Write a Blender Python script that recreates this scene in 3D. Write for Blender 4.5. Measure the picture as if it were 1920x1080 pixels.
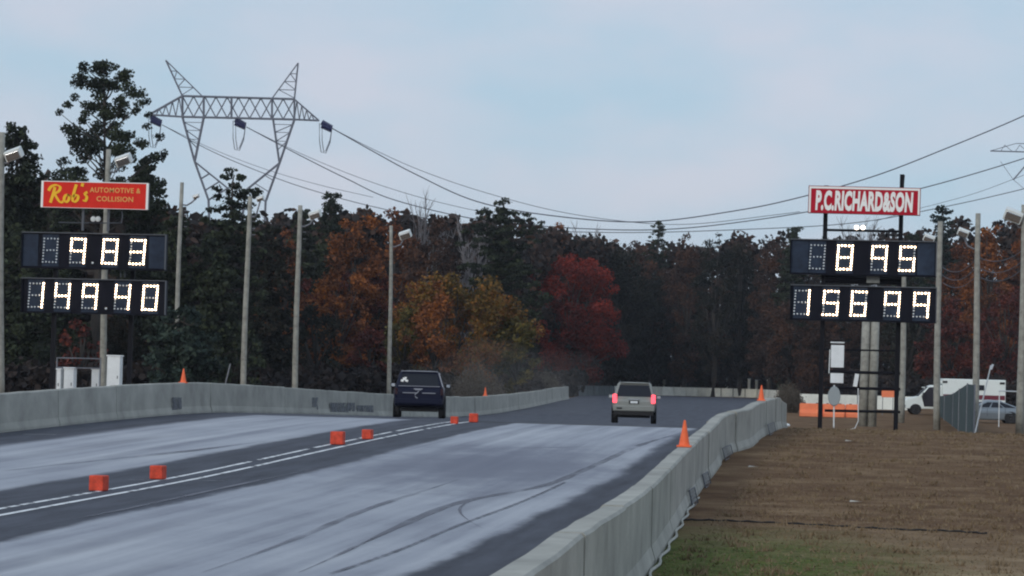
import bpy, bmesh, math, random
import numpy as np
from mathutils import Vector, Matrix
R = math.radians
random.seed(7)
S = bpy.context.scene
COL = S.collection
for o in list(bpy.data.objects): bpy.data.objects.remove(o)

# ------------------------------------------------------------------ camera
F = 5200.0                      # focal length in photo pixels (1920 wide)
TH, PH, RO = math.atan(680/5200), math.atan(150/5200), R(1.5)
CAM = Vector((0, 0, 2.6))
fw = Vector((-math.sin(TH)*math.cos(PH), math.cos(TH)*math.cos(PH), math.sin(PH)))
r0 = Vector((math.cos(TH), math.sin(TH), 0)); u0 = r0.cross(fw)
rt = r0*math.cos(RO) + u0*math.sin(RO); up = u0*math.cos(RO) - r0*math.sin(RO)
cd = bpy.data.cameras.new('camera'); cam = bpy.data.objects.new('camera', cd); COL.objects.link(cam)
cd.sensor_width = 36; cd.lens = 36*F/1920; cd.clip_end = 8000; cd.clip_start = 0.5
cam.matrix_world = Matrix(((rt.x, up.x, -fw.x, CAM.x), (rt.y, up.y, -fw.y, CAM.y), (rt.z, up.z, -fw.z, CAM.z), (0, 0, 0, 1)))
S.camera = cam
S.render.resolution_x, S.render.resolution_y = 1024, 576
S.cycles.filter_width = 2.1
S.cycles.max_bounces = 6; S.cycles.diffuse_bounces = 2; S.cycles.transparent_max_bounces = 12

# ------------------------------------------------------------------ sky and sun
SUN_EL, SUN_AZ = R(22), R(205)
W = bpy.data.worlds.new('World'); S.world = W; W.use_nodes = True
nt = W.node_tree; nt.nodes.clear()
def N(t, kind, **kw):
    n = t.nodes.new(kind)
    for k, v in kw.items(): setattr(n, k, v)
    return n
out = N(nt, 'ShaderNodeOutputWorld'); bg = N(nt, 'ShaderNodeBackground'); bg.inputs[1].default_value = 0.1
sky = N(nt, 'ShaderNodeTexSky', sky_type='NISHITA', sun_disc=False, sun_elevation=SUN_EL, sun_rotation=SUN_AZ, air_density=1.0, dust_density=1.2, ozone_density=2.5)
tc = N(nt, 'ShaderNodeTexCoord'); mp = N(nt, 'ShaderNodeMapping'); mp.inputs['Scale'].default_value = (5, 5, 11)
nz = N(nt, 'ShaderNodeTexNoise'); nz.inputs['Scale'].default_value = 2.2; nz.inputs['Detail'].default_value = 4
nz.inputs['Roughness'].default_value = .5
rp = N(nt, 'ShaderNodeValToRGB'); rp.color_ramp.elements[0].position = .36; rp.color_ramp.elements[1].position = .66
rp.color_ramp.elements[0].color = (4.75, 6.35, 7.75, 1); rp.color_ramp.elements[1].color = (6.3, 6.7, 7.8, 1)
mx = N(nt, 'ShaderNodeMix', data_type='RGBA'); mx.inputs[0].default_value = .88
L = nt.links.new
L(tc.outputs['Generated'], mp.inputs[0]); L(mp.outputs[0], nz.inputs['Vector']); L(nz.outputs[0], rp.inputs[0])
L(sky.outputs[0], mx.inputs[6]); L(rp.outputs[0], mx.inputs[7]); L(mx.outputs[2], bg.inputs[0]); L(bg.outputs[0], out.inputs[0])
sl = bpy.data.lights.new('sun', 'SUN'); sl.energy = 1.0; sl.angle = R(14); sl.color = (1, .93, .82)
so = bpy.data.objects.new('sun', sl); COL.objects.link(so)
sd = Vector((math.sin(SUN_AZ)*math.cos(SUN_EL), math.cos(SUN_AZ)*math.cos(SUN_EL), math.sin(SUN_EL)))
so.rotation_euler = sd.to_track_quat('Z', 'Y').to_euler()
S.view_settings.view_transform = 'Standard'; S.view_settings.look = 'None'
S.view_settings.exposure = 0; S.view_settings.gamma = 1; S.view_settings.use_curve_mapping = False

# ------------------------------------------------------------------ terrain and projection helpers
HP = [(-200, 2.7), (30, 2.62), (42, 2.5), (55, 2.38), (70, 2.12), (85, 1.9), (95, 1.85), (104, 1.98), (115, 2.17), (128, 2.42), (143, 2.62), (165, 2.66), (226, 2.45), (325, 2.72), (420, 2.8), (9000, 2.8)]
def Hgt(y):
    for i in range(len(HP)-1):
        a, b = HP[i], HP[i+1]
        if y <= b[0]:
            m0 = (b[1]-HP[max(i-1, 0)][1])/max(b[0]-HP[max(i-1, 0)][0], 1e-6)
            m1 = (HP[min(i+2, len(HP)-1)][1]-a[1])/max(HP[min(i+2, len(HP)-1)][0]-a[0], 1e-6)
            h = b[0]-a[0]; t = (y-a[0])/h
            if y < 30: return a[1]+(b[1]-a[1])*t
            return (2*t**3-3*t*t+1)*a[1]+(t**3-2*t*t+t)*h*m0+(-2*t**3+3*t*t)*b[1]+(t**3-t*t)*h*m1
    return HP[-1][1]
def gz(x, y):                                 # crowned profile along Y, falling a little towards the right wall
    t = min(1, max(0, (x+13)/9)); k = min(1, max(0, (84-y)/22)); k *= min(1, max(0, (y-30)/15+.2))
    return 2.6 - Hgt(y) - .14*t*t*(3-2*t)*k*k*(3-2*k)
def at(px, py, d): return CAM + (fw + rt*((px-960)/F) + up*((540-py)/F))*d
def gpt(px, d):                               # ground point seen in column px at distance d
    py = 760
    for _ in range(8):
        p = at(px, py, d); py += (p.z - gz(p.x, p.y))*F/d
    p = at(px, py, d); return Vector((p.x, p.y, gz(p.x, p.y)))
def m_at(px, d): return px*d/F                # pixels to metres
ry = lambda a: Matrix.Rotation(a, 4, 'Z')

# ------------------------------------------------------------------ materials
M = {}
def mat(name, col, rough=.7, var=.0, scale=3, bump=0, bscale=40, metal=0, emit=None, es=0, col2=None, spec=.5):
    if name in M: return M[name]
    m = bpy.data.materials.new(name); m.use_nodes = True; t = m.node_tree; b = t.nodes['Principled BSDF']
    b.inputs['Base Color'].default_value = (*col, 1); b.inputs['Roughness'].default_value = rough; b.inputs['Metallic'].default_value = metal
    b.inputs['Specular IOR Level'].default_value = spec
    c = N(t, 'ShaderNodeTexCoord')
    if var or col2:
        n = N(t, 'ShaderNodeTexNoise'); n.inputs['Scale'].default_value = scale; n.inputs['Detail'].default_value = 5; n.inputs['Roughness'].default_value = .65
        r = N(t, 'ShaderNodeValToRGB'); r.color_ramp.elements[0].position = .32; r.color_ramp.elements[1].position = .7
        c2 = col2 or tuple(min(1, v*(1+var)) for v in col); c1 = col if col2 else tuple(v*(1-var) for v in col)
        r.color_ramp.elements[0].color = (*c1, 1); r.color_ramp.elements[1].color = (*c2, 1)
        t.links.new(c.outputs['Object'], n.inputs['Vector']); t.links.new(n.outputs[0], r.inputs[0]); t.links.new(r.outputs[0], b.inputs['Base Color'])
    if bump:
        n = N(t, 'ShaderNodeTexNoise'); n.inputs['Scale'].default_value = bscale; n.inputs['Detail'].default_value = 4
        bp = N(t, 'ShaderNodeBump'); bp.inputs['Strength'].default_value = bump; bp.inputs['Distance'].default_value = .02
        t.links.new(c.outputs['Object'], n.inputs['Vector']); t.links.new(n.outputs[0], bp.inputs['Height']); t.links.new(bp.outputs[0], b.inputs['Normal'])
    if emit:
        b.inputs['Emission Color'].default_value = (*emit, 1); b.inputs['Emission Strength'].default_value = es
    M[name] = m; return m
def leafmat(name, c1, c2, c3, patch=.35):
    m = bpy.data.materials.new(name); m.use_nodes = True; t = m.node_tree; b = t.nodes['Principled BSDF']
    b.inputs['Roughness'].default_value = .8; b.inputs['Specular IOR Level'].default_value = .15
    g = N(t, 'ShaderNodeNewGeometry'); c = N(t, 'ShaderNodeTexCoord'); oi = N(t, 'ShaderNodeObjectInfo')
    n = N(t, 'ShaderNodeTexNoise'); n.inputs['Scale'].default_value = patch; n.inputs['Detail'].default_value = 3
    av = N(t, 'ShaderNodeVectorMath'); av.operation = 'ADD'; t.links.new(c.outputs['Object'], av.inputs[0]); t.links.new(oi.outputs['Location'], av.inputs[1])
    t.links.new(av.outputs[0], n.inputs['Vector'])
    a = N(t, 'ShaderNodeMath', operation='MULTIPLY_ADD'); a.inputs[1].default_value = .35
    t.links.new(g.outputs['Random Per Island'], a.inputs[0]); 
    s = N(t, 'ShaderNodeMath', operation='SUBTRACT'); s.inputs[1].default_value = .18; t.links.new(n.outputs[0], s.inputs[0]); t.links.new(s.outputs[0], a.inputs[2])
    r = N(t, 'ShaderNodeValToRGB'); e = r.color_ramp.elements; e[0].position = .3; e[0].color = (*c1, 1); e[1].position = .72; e[1].color = (*c3, 1)
    k = e.new(.5); k.color = (*c2, 1)
    t.links.new(a.outputs[0], r.inputs[0]); t.links.new(r.outputs[0], b.inputs['Base Color'])
    M[name] = m; return m

concrete = mat('wall_concrete', (.36, .355, .32), .85, .24, .9, .5, 18)
wood = mat('weathered_wood', (.32, .315, .28), .85, .32, 3, .4, 30)
blk = mat('black_steel', (.007, .007, .011), .6, spec=.12)
gal = mat('galvanised', (.22, .23, .26), .45, .2, 6, metal=.5)
white = mat('white_enamel', (.78, .82, .84), .5, .08, 3)
lampw = mat('lamp_housing', (.76, .79, .77), .45, .06, 5)
board = mat('board_black', (.004, .005, .012), .6, .2, 2, spec=.1)
recess = mat('board_panel', (.022, .034, .06), .6, .3, 3, spec=.15)
edge = mat('board_edge', (.09, .10, .12), .5, spec=.3)
lit = mat('bulb_lit', (1, .8, .6), .5, emit=(1, .72, .47), es=9.0)
unl = mat('bulb_unlit', (.85, .92, .96), .3)
orange = mat('cone_orange', (1, .15, .04), .55, .14, 9)
foam = mat('foam_orange', (.66, .065, .028), .75, .3, 7, .4, 12)
redsign = mat('sign_red', (.74, .028, .016), .5, .08, 2, spec=.12)
crimson = mat('sign_crimson', (.46, .008, .028), .5, .1, 2, spec=.12)
yellow = mat('letter_yellow', (1, .56, .03), .5, spec=.2)
cream = mat('letter_cream', (.8, .42, .10), .5)
wlet = mat('letter_white', (.92, .92, .90), .5)
rubber = mat('rubber', (.012, .012, .014), .8)
glass = mat('dark_glass', (.012, .014, .022), .15, spec=.3)
chrome = mat('chrome', (.55, .56, .58), .2, metal=.9)
lens_lit = mat('brake_lens_lit', (.7, .02, .03), .3, emit=(1, .07, .10), es=2.6)
lens = mat('tail_lens', (.03, .008, .012), .3, spec=.3)
steel = mat('pylon_steel', (.14, .155, .2), .6)
insul = mat('insulator_blue', (.012, .015, .09), .4)
wirem = mat('wire', (.10, .11, .14), .7)
glow = mat('floodlight_lit', (1, .9, .8), .5, emit=(1, .85, .72), es=6)

# ------------------------------------------------------------------ mesh builder
class MB:
    def __init__(s): s.v = []; s.f = []; s.mi = []; s.mats = []
    def m(s, m):
        if m not in s.mats: s.mats.append(m)
        return s.mats.index(m)
    def add(s, vs, fs, m):
        k = len(s.v); i = s.m(m); s.v += [tuple(v) for v in vs]
        for f in fs: s.f.append(tuple(k+a for a in f)); s.mi.append(i)
    def box(s, c, d, m, rot=None):
        c = Vector(c); vs = []
        for x in (-.5, .5):
            for y in (-.5, .5):
                for z in (-.5, .5):
                    p = Vector((x*d[0], y*d[1], z*d[2])); p = (rot @ p if rot else p)+c; vs.append(p)
        s.add(vs, [(0, 1, 3, 2), (4, 6, 7, 5), (0, 4, 5, 1), (2, 3, 7, 6), (0, 2, 6, 4), (1, 5, 7, 3)], m)
    def tube(s, p, q, r, m, r2=None, n=6, cap=True):
        p, q = Vector(p), Vector(q); r2 = r if r2 is None else r2; d = (q-p)
        if d.length < 1e-6: return
        d.normalize(); a = d.orthogonal().normalized(); b = d.cross(a); vs = []
        for P, rr in ((p, r), (q, r2)):
            for i in range(n):
                t = 2*math.pi*i/n; vs.append(P+(a*math.cos(t)+b*math.sin(t))*rr)
        fs = [(i, (i+1) % n, n+(i+1) % n, n+i) for i in range(n)]
        if cap: fs += [tuple(range(n))[::-1], tuple(range(n, 2*n))]
        s.add(vs, fs, m)
    def path(s, pts, r, m, n=6, r2=None):
        pts = [Vector(p) for p in pts]; k = len(pts); vs = []
        for i, P in enumerate(pts):
            d = (pts[min(i+1, k-1)]-pts[max(i-1, 0)]).normalized()
            a = d.cross(Vector((0, 0, 1))); a = a.normalized() if a.length > .05 else Vector((1, 0, 0)); b = d.cross(a)
            rr = r if r2 is None else r+(r2-r)*i/(k-1)
            for j in range(n):
                t = 2*math.pi*j/n; vs.append(P+(a*math.cos(t)+b*math.sin(t))*rr)
        fs = [(i*n+j, i*n+(j+1) % n, (i+1)*n+(j+1) % n, (i+1)*n+j) for i in range(k-1) for j in range(n)]
        fs += [tuple(range(n))[::-1], tuple(range((k-1)*n, k*n))]
        s.add(vs, fs, m)
    def lathe(s, prof, c, m, n=16, axis='Z', capb=True):
        vs = []; c = Vector(c)
        for r, z in prof:
            for j in range(n):
                t = 2*math.pi*j/n
                p = {'Z': (r*math.cos(t), r*math.sin(t), z), 'X': (z, r*math.cos(t), r*math.sin(t)), 'Y': (r*math.cos(t), z, r*math.sin(t))}[axis]
                vs.append(c+Vector(p))
        k = len(prof)
        fs = [(i*n+j, i*n+(j+1) % n, (i+1)*n+(j+1) % n, (i+1)*n+j) for i in range(k-1) for j in range(n)]
        fs += [tuple(range(n))[::-1], tuple(range((k-1)*n, k*n))]
        s.add(vs, fs, m)
    def loft(s, secs, m):
        n = len(secs[0]); vs = [v for q in secs for v in q]
        fs = [(i*n+j, i*n+(j+1) % n, (i+1)*n+(j+1) % n, (i+1)*n+j) for i in range(len(secs)-1) for j in range(n)]
        fs += [tuple(range(n))[::-1], tuple(range((len(secs)-1)*n, len(secs)*n))]
        s.add(vs, fs, m)
    def slab(s, quad, th, m):           # thick panel on 4 corners, extruded along its normal
        q = [Vector(v) for v in quad]; n = (q[1]-q[0]).cross(q[3]-q[0]).normalized()*th
        vs = q+[v+n for v in q]
        s.add(vs, [(3, 2, 1, 0), (4, 5, 6, 7), (0, 1, 5, 4), (1, 2, 6, 5), (2, 3, 7, 6), (3, 0, 4, 7)], m)
    def build(s, name, parent=None, loc=None, bevel=0, smooth=False, seg=2):
        me = bpy.data.meshes.new(name); me.from_pydata(s.v, [], s.f)
        for m in s.mats: me.materials.append(m)
        me.polygons.foreach_set('material_index', s.mi); me.update()
        b = bmesh.new(); b.from_mesh(me); bmesh.ops.recalc_face_normals(b, faces=b.faces); b.to_mesh(me); b.free()
        if smooth: me.polygons.foreach_set('use_smooth', [True]*len(me.polygons))
        o = bpy.data.objects.new(name, me); COL.objects.link(o)
        if parent: o.parent = parent
        if loc is not None: o.location = loc
        if bevel:
            bm = o.modifiers.new('bevel', 'BEVEL'); bm.width = bevel; bm.segments = seg; bm.limit_method = 'ANGLE'; bm.angle_limit = R(35)
        return o
def tag(o, label=None, cat=None, group=None, kind=None):
    if label: o['label'] = label
    if cat: o['category'] = cat
    if group: o['group'] = group
    if kind: o['kind'] = kind
    return o
def empty(name, loc, rz=0, label=None, cat=None, group=None):
    o = bpy.data.objects.new(name, None); COL.objects.link(o); o.location = loc; o.rotation_euler.z = rz; o.empty_display_size = .3
    return tag(o, label, cat, group)
def copy_tree(o, parent=None):
    c = o.copy(); COL.objects.link(c)
    if parent: c.parent = parent
    for ch in list(o.children): copy_tree(ch, c)
    return c

# ------------------------------------------------------------------ ground and track
def grid(name, xs, ys, m, dz=0, sub=None):
    vs = [(x, y, gz(x, y)+dz) for y in ys for x in xs]; n = len(xs)
    fs = [(j*n+i, j*n+i+1, (j+1)*n+i+1, (j+1)*n+i) for j in range(len(ys)-1) for i in range(n-1)]
    me = bpy.data.meshes.new(name); me.from_pydata(vs, [], fs); me.materials.append(m)
    me.polygons.foreach_set('use_smooth', [True]*len(fs)); me.update()
    o = bpy.data.objects.new(name, me); COL.objects.link(o); return o
ys = [-200, -50, 0, 15]+[20+2.5*i for i in range(0, 56)]+[165+10*i for i in range(27)]+[600, 1500, 4000]
xs = [-3000, -800, -300, -120, -60, -30, -23, -15, -13, -11.5, -10, -8.5, -7, -5.5, -4, -3, 0, 5, 10, 20, 40, 80, 150, 400, 1000, 3000]

def ground_mat():
    m = bpy.data.materials.new('dry_turf'); m.use_nodes = True; t = m.node_tree; b = t.nodes['Principled BSDF']; l = t.links.new
    b.inputs['Roughness'].default_value = .95; b.inputs['Specular IOR Level'].default_value = .1
    c = N(t, 'ShaderNodeTexCoord')
    def noise(sc, det=4, vec=(1, 1, 1), rough=.6, off=(0, 0, 0)):
        mpn = N(t, 'ShaderNodeMapping'); mpn.inputs['Scale'].default_value = vec; mpn.inputs['Location'].default_value = off
        n = N(t, 'ShaderNodeTexNoise'); n.inputs['Scale'].default_value = sc; n.inputs['Detail'].default_value = det; n.inputs['Roughness'].default_value = rough
        l(c.outputs['Object'], mpn.inputs[0]); l(mpn.outputs[0], n.inputs['Vector']); return n
    def ramp(n, *st):
        r = N(t, 'ShaderNodeValToRGB'); e = r.color_ramp.elements
        e[0].position, e[0].color = st[0][0], (*st[0][1], 1); e[1].position, e[1].color = st[-1][0], (*st[-1][1], 1)
        for p, q in st[1:-1]: k = e.new(p); k.color = (*q, 1)
        l(n.outputs[0], r.inputs[0]); return r
    def mix(f, a, bb):
        x = N(t, 'ShaderNodeMix', data_type='RGBA'); l(f, x.inputs[0]); l(a, x.inputs[6]); l(bb, x.inputs[7]); return x.outputs[2]
    base = ramp(noise(1.5, 8, (.35, .4, 1), .72), (.3, (.085, .046, .024)), (.48, (.145, .084, .045)), (.68, (.26, .175, .10)))
    tan = ramp(noise(1.2, 6, (.3, .8, 1), .7, off=(9, 3, 0)), (.3, (.17, .112, .06)), (.7, (.44, .33, .21)))
    sx = N(t, 'ShaderNodeSeparateXYZ'); l(c.outputs['Object'], sx.inputs[0])
    mr = N(t, 'ShaderNodeMapRange'); mr.inputs[1].default_value = 50; mr.inputs[2].default_value = 36; mr.inputs[3].default_value = 0; mr.inputs[4].default_value = 1
    wob = noise(.35, 4, (1, .6, 1), off=(3, 8, 0)); ma = N(t, 'ShaderNodeMath', operation='MULTIPLY_ADD'); ma.inputs[1].default_value = 26; l(wob.outputs[0], ma.inputs[0])
    ysub = N(t, 'ShaderNodeMath', operation='SUBTRACT'); ysub.inputs[1].default_value = 13; l(sx.outputs[1], ysub.inputs[0]); l(ysub.outputs[0], ma.inputs[2])
    l(ma.outputs[0], mr.inputs[0])
    c1 = mix(mr.outputs[0], base.outputs[0], tan.outputs[0])
    # green patch near the wall
    grn = ramp(noise(4, 5), (.35, (.055, .075, .016)), (.65, (.13, .15, .038)))
    d = N(t, 'ShaderNodeVectorMath', operation='DISTANCE'); sc = N(t, 'ShaderNodeVectorMath', operation='MULTIPLY'); sc.inputs[1].default_value = (1.5, .5, 0)
    l(c.outputs['Object'], sc.inputs[0]); l(sc.outputs[0], d.inputs[0]); d.inputs[1].default_value = (-2.4*1.5, 35.5*.5, 0)
    n3 = noise(.9, 4, off=(5, 5, 0)); m3 = N(t, 'ShaderNodeMath', operation='MULTIPLY_ADD'); m3.inputs[1].default_value = 4.5; l(n3.outputs[0], m3.inputs[0]); l(d.outputs['Value'], m3.inputs[2])
    g = N(t, 'ShaderNodeMapRange'); g.inputs[1].default_value = 9.0; g.inputs[2].default_value = 5.2; l(m3.outputs[0], g.inputs[0])
    c2 = mix(g.outputs[0], c1, grn.outputs[0])
    l(c2, b.inputs['Base Color'])
    nb = noise(14, 6); bp = N(t, 'ShaderNodeBump'); bp.inputs['Strength'].default_value = .8; bp.inputs['Distance'].default_value = .06; l(nb.outputs[0], bp.inputs['Height']); l(bp.outputs[0], b.inputs['Normal'])
    return m
TURF = ground_mat()
tag(grid('ground', xs, ys, TURF), kind='structure')

CL = -13.6
def track_mat():
    m = bpy.data.materials.new('track_surface'); m.use_nodes = True; t = m.node_tree; b = t.nodes['Principled BSDF']; l = t.links.new
    c = N(t, 'ShaderNodeTexCoord'); sx = N(t, 'ShaderNodeSeparateXYZ'); l(c.outputs['Object'], sx.inputs[0])
    def noise(sc, det=4, vec=(1, 1, 1), rough=.6, off=(0, 0, 0)):
        mpn = N(t, 'ShaderNodeMapping'); mpn.inputs['Scale'].default_value = vec; mpn.inputs['Location'].default_value = off
        n = N(t, 'ShaderNodeTexNoise'); n.inputs['Scale'].default_value = sc; n.inputs['Detail'].default_value = det; n.inputs['Roughness'].default_value = rough
        l(c.outputs['Object'], mpn.inputs[0]); l(mpn.outputs[0], n.inputs['Vector']); return n.outputs[0]
    def math_(op, a, bb=None, cc=None):
        n = N(t, 'ShaderNodeMath', operation=op)
        for i, v in enumerate((a, bb, cc)):
            if v is None: continue
            if isinstance(v, (int, float)): n.inputs[i].default_value = v
            else: l(v, n.inputs[i])
        return n.outputs[0]
    def mr(v, a, bb, c0=0., c1=1.):
        n = N(t, 'ShaderNodeMapRange', interpolation_type='SMOOTHSTEP'); n.inputs[1].default_value = a; n.inputs[2].default_value = bb; n.inputs[3].default_value = c0; n.inputs[4].default_value = c1
        l(v, n.inputs[0]); return n.outputs[0]
    def mix(f, a, bb):
        x = N(t, 'ShaderNodeMix', data_type='RGBA'); l(f, x.inputs[0])
        for i, v in ((6, a), (7, bb)):
            if isinstance(v, tuple): x.inputs[i].default_value = (*v, 1)
            else: l(v, x.inputs[i])
        return x.outputs[2]
    X, Y = sx.outputs[0], sx.outputs[1]
    wig = math_('MULTIPLY', math_('SUBTRACT', noise(.6, 6, (1, .25, 1), .7), .5), .8)
    Xw = math_('ADD', X, wig)
    # pale prepared concrete, streaked along the lanes
    streak = noise(1.3, 5, (1.6, .035, 1), .6)
    blot = noise(.16, 5, (1.3, .6, 1), .6, (4, 2, 0))
    fine = noise(9, 6, (1, .5, 1), .7)
    v = math_('ADD', math_('MULTIPLY', streak, .5), math_('ADD', math_('MULTIPLY', blot, .45), math_('MULTIPLY', fine, .1)))
    r = N(t, 'ShaderNodeValToRGB'); e = r.color_ramp.elements; l(v, r.inputs[0])
    e[0].position, e[0].color = .36, (.17, .18, .225, 1); e[1].position, e[1].color = .68, (.45, .47, .51, 1); k = e.new(.5); k.color = (.31, .328, .38, 1)
    # rubber-dark scuffed patch in the middle of the right lane
    pd = N(t, 'ShaderNodeVectorMath', operation='DISTANCE'); sc = N(t, 'ShaderNodeVectorMath', operation='MULTIPLY'); sc.inputs[1].default_value = (1, .32, 0)
    l(c.outputs['Object'], sc.inputs[0]); l(sc.outputs[0], pd.inputs[0]); pd.inputs[1].default_value = (-8.6, 64*.32, 0)
    pf = mr(math_('ADD', pd.outputs['Value'], math_('MULTIPLY', noise(.7, 5, (1, .5, 1), .7, (7, 1, 0)), 5)), 7.0, 3.2, 0, .85)
    # rubbered wheel paths running down both lanes
    tr = None
    for xc, hw_ in ((-7.3, .42), (-8.9, .30), (-10.6, .38), (-17.2, .35), (-18.9, .42)):
        g_ = mr(math_('ABSOLUTE', math_('SUBTRACT', math_('ADD', X, math_('MULTIPLY', wig, .35)), xc)), hw_, hw_*.35); tr = g_ if tr is None else math_('MAXIMUM', tr, g_)
    tr = math_('MULTIPLY', tr, mr(noise(.25, 4, (1, .25, 1), .6, (2, 9, 0)), .38, .62, .05, .5))
    grit = mr(noise(5, 6, (1, .5, 1), .8, (1, 1, 0)), .56, .74, 0, .45)
    cr0 = mix(grit, mix(tr, r.outputs[0], (.13, .138, .18)), (.17, .175, .21))
    conc = mix(pf, cr0, (.12, .128, .175))
    # dark asphalt with its own mottling
    r2 = N(t, 'ShaderNodeValToRGB'); l(math_('ADD', math_('MULTIPLY', noise(2.2, 5, (1, .12, 1)), .75), math_('MULTIPLY', fine, .25)), r2.inputs[0])
    e = r2.color_ramp.elements; e[0].position, e[0].color = .32, (.028, .031, .045, 1); e[1].position, e[1].color = .7, (.082, .09, .118, 1)
    # masks
    center = math_('MULTIPLY', mr(Xw, CL-2.15, CL-1.75), mr(Xw, CL+1.95, CL+1.65))
    left = mr(Xw, -20.6, -21.2)
    right = mr(Xw, -5.95, -5.6)
    wy = math_('ADD', Y, math_('MULTIPLY', math_('SUBTRACT', noise(.5, 3), .5), .6))
    far = mr(wy, 93.2, 93.6)
    dark = math_('MAXIMUM', math_('MAXIMUM', center, left), math_('MAXIMUM', right, far))
    col = mix(dark, conc, r2.outputs[0])
    # the sealed joint where the concrete ends
    jt = math_('MULTIPLY', mr(wy, 92.0, 92.3), mr(wy, 93.5, 93.3)); jt = math_('MULTIPLY', jt, mr(X, -14.5, -13.0))
    col = mix(jt, col, (.018, .019, .026))
    l(col, b.inputs['Base Color'])
    rg = N(t, 'ShaderNodeMix'); l(dark, rg.inputs[0]); rg.inputs[2].default_value = .62; rg.inputs[3].default_value = .8; l(rg.outputs[0], b.inputs['Roughness'])
    b.inputs['Specular IOR Level'].default_value = .3
    bp = N(t, 'ShaderNodeBump'); bp.inputs['Strength'].default_value = .35; bp.inputs['Distance'].default_value = .01
    l(noise(35, 4), bp.inputs['Height']); l(bp.outputs[0], b.inputs['Normal'])
    return m
# left edge of the pavement follows the wall, which swings left past the crest
LW = [(-23.2, 10), (-23.2, 60), (-23.2, 100), (-23.1, 115), (-22.6, 128), (-21.5, 140), (-21.8, 160), (-23.2, 195), (-25.0, 228)]
def wx(path, y):
    for a, b in zip(path, path[1:]):
        if y <= b[1]: return a[0]+(b[0]-a[0])*(y-a[1])/(b[1]-a[1])
    return path[-1][0]+(path[-1][0]-path[-2][0])/(path[-1][1]-path[-2][1])*(y-path[-1][1])
RW = [(-2.62, 14), (-2.68, 22), (-2.8, 26), (-3.02, 35), (-3.3, 44), (-3.58, 52), (-3.76, 60), (-3.92, 71), (-3.88, 74), (-3.5, 77.5), (-3.46, 84), (-3.35, 92), (-3.35, 98), (-3.7, 112), (-3.9, 124)]
yy = [15]+[20+2*i for i in range(70)]+[162+8*i for i in range(20)]
vs, fs = [], []
for y in yy:
    xl = wx(LW, y) if y < 228 else wx(LW, 228)-(y-228)*.08
    xr = wx(RW, y) if y < 124 else -3.9-(y-124)*.045
    for i in range(25):
        x = xl+(xr-xl)*i/24; vs.append((x, y, gz(x, y)+.006))
for j in range(len(yy)-1):
    for i in range(24): fs.append((j*25+i, j*25+i+1, (j+1)*25+i+1, (j+1)*25+i))
me = bpy.data.meshes.new('track'); me.from_pydata(vs, [], fs); me.materials.append(track_mat()); me.polygons.foreach_set('use_smooth', [True]*len(fs))
trk = bpy.data.objects.new('road', me); COL.objects.link(trk); tag(trk, kind='structure')

# ribbons lying on the track (lines, tyre marks)
def ribbon(name, pts, w, m, dz, breaks=None):
    P = []
    for a, b in zip(pts, pts[1:]):
        n = max(2, int((Vector(b[:2])-Vector(a[:2])).length/.8))
        for k in range(n): P.append(Vector((a[0]+(b[0]-a[0])*k/n, a[1]+(b[1]-a[1])*k/n)))
    P.append(Vector(pts[-1][:2])); Q = P[:]
    for _ in range(12): Q = [Q[0]]+[(Q[i-1]+Q[i]*2+Q[i+1])/4 for i in range(1, len(Q)-1)]+[Q[-1]]
    vs, fs = [], []
    for i, p in enumerate(Q):
        d = (Q[min(i+1, len(Q)-1)]-Q[max(i-1, 0)]).normalized(); n = Vector((-d.y, d.x))*w/2*(1+.12*math.sin(i*1.7))*(1 if 'tyre' not in name else max(.08, min(1, i/9, (len(Q)-1-i)/9)))
        for q in (p+n, p-n): vs.append((q.x, q.y, gz(q.x, q.y)+dz))
    for i in range(len(Q)-1):
        if breaks and any(a < Q[i].y < b for a, b in breaks): continue
        fs.append((2*i, 2*i+1, 2*i+3, 2*i+2))
    me = bpy.data.meshes.new(name); me.from_pydata(vs, [], fs); me.materials.append(m)
    o = bpy.data.objects.new(name, me); COL.objects.link(o); tag(o, kind='structure'); return o
def worn(name, col, cover, scale, vec=(1, 1, 1), soft=.07):
    m = mat(name, col, .8, .1, 4); t = m.node_tree; b = t.nodes['Principled BSDF']
    c = N(t, 'ShaderNodeTexCoord'); mp_ = N(t, 'ShaderNodeMapping'); mp_.inputs['Scale'].default_value = vec
    n = N(t, 'ShaderNodeTexNoise'); n.inputs['Scale'].default_value = scale; n.inputs['Detail'].default_value = 5
    q = N(t, 'ShaderNodeMapRange'); q.inputs[1].default_value = cover-soft; q.inputs[2].default_value = cover+soft; q.inputs[3].default_value = 1; q.inputs[4].default_value = 0
    t.links.new(c.outputs['Object'], mp_.inputs[0]); t.links.new(mp_.outputs[0], n.inputs['Vector']); t.links.new(n.outputs[0], q.inputs[0]); t.links.new(q.outputs[0], b.inputs['Alpha']); return m
paint = worn('line_paint', (.78, .80, .82), .6, 2.5)
faint = worn('faint_paint', (.3, .32, .34), .55, 3)
mark = worn('tyre_rubber', (.16, .165, .20), .50, 1.4, (1.5, .25, 1), .22)
ribbon('lane_line', [(CL-.28, 18), (CL-.28, 92)], .11, paint, .012, [(61, 62), (67.5, 68.5), (79.5, 80.3)])
ribbon('lane_line', [(CL+.22, 18), (CL+.22, 93)], .12, paint, .012, [(64, 64.6), (70.5, 71.2), (82, 83)])
def gp(px, py):
    lo, hi = 20., 400.
    for _ in range(50):
        d = (lo+hi)/2; p = at(px, py, d)
        if p.z > gz(p.x, p.y): lo = d
        else: hi = d
    return (p.x, p.y)
ribbon('tyre_mark', [gp(640, 1040), gp(720, 1000), gp(800, 965), gp(860, 938), gp(950, 925), gp(1020, 915), gp(1080, 888), gp(1140, 862), gp(1190, 838), gp(1270, 815)], .2, mark, .011)
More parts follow.
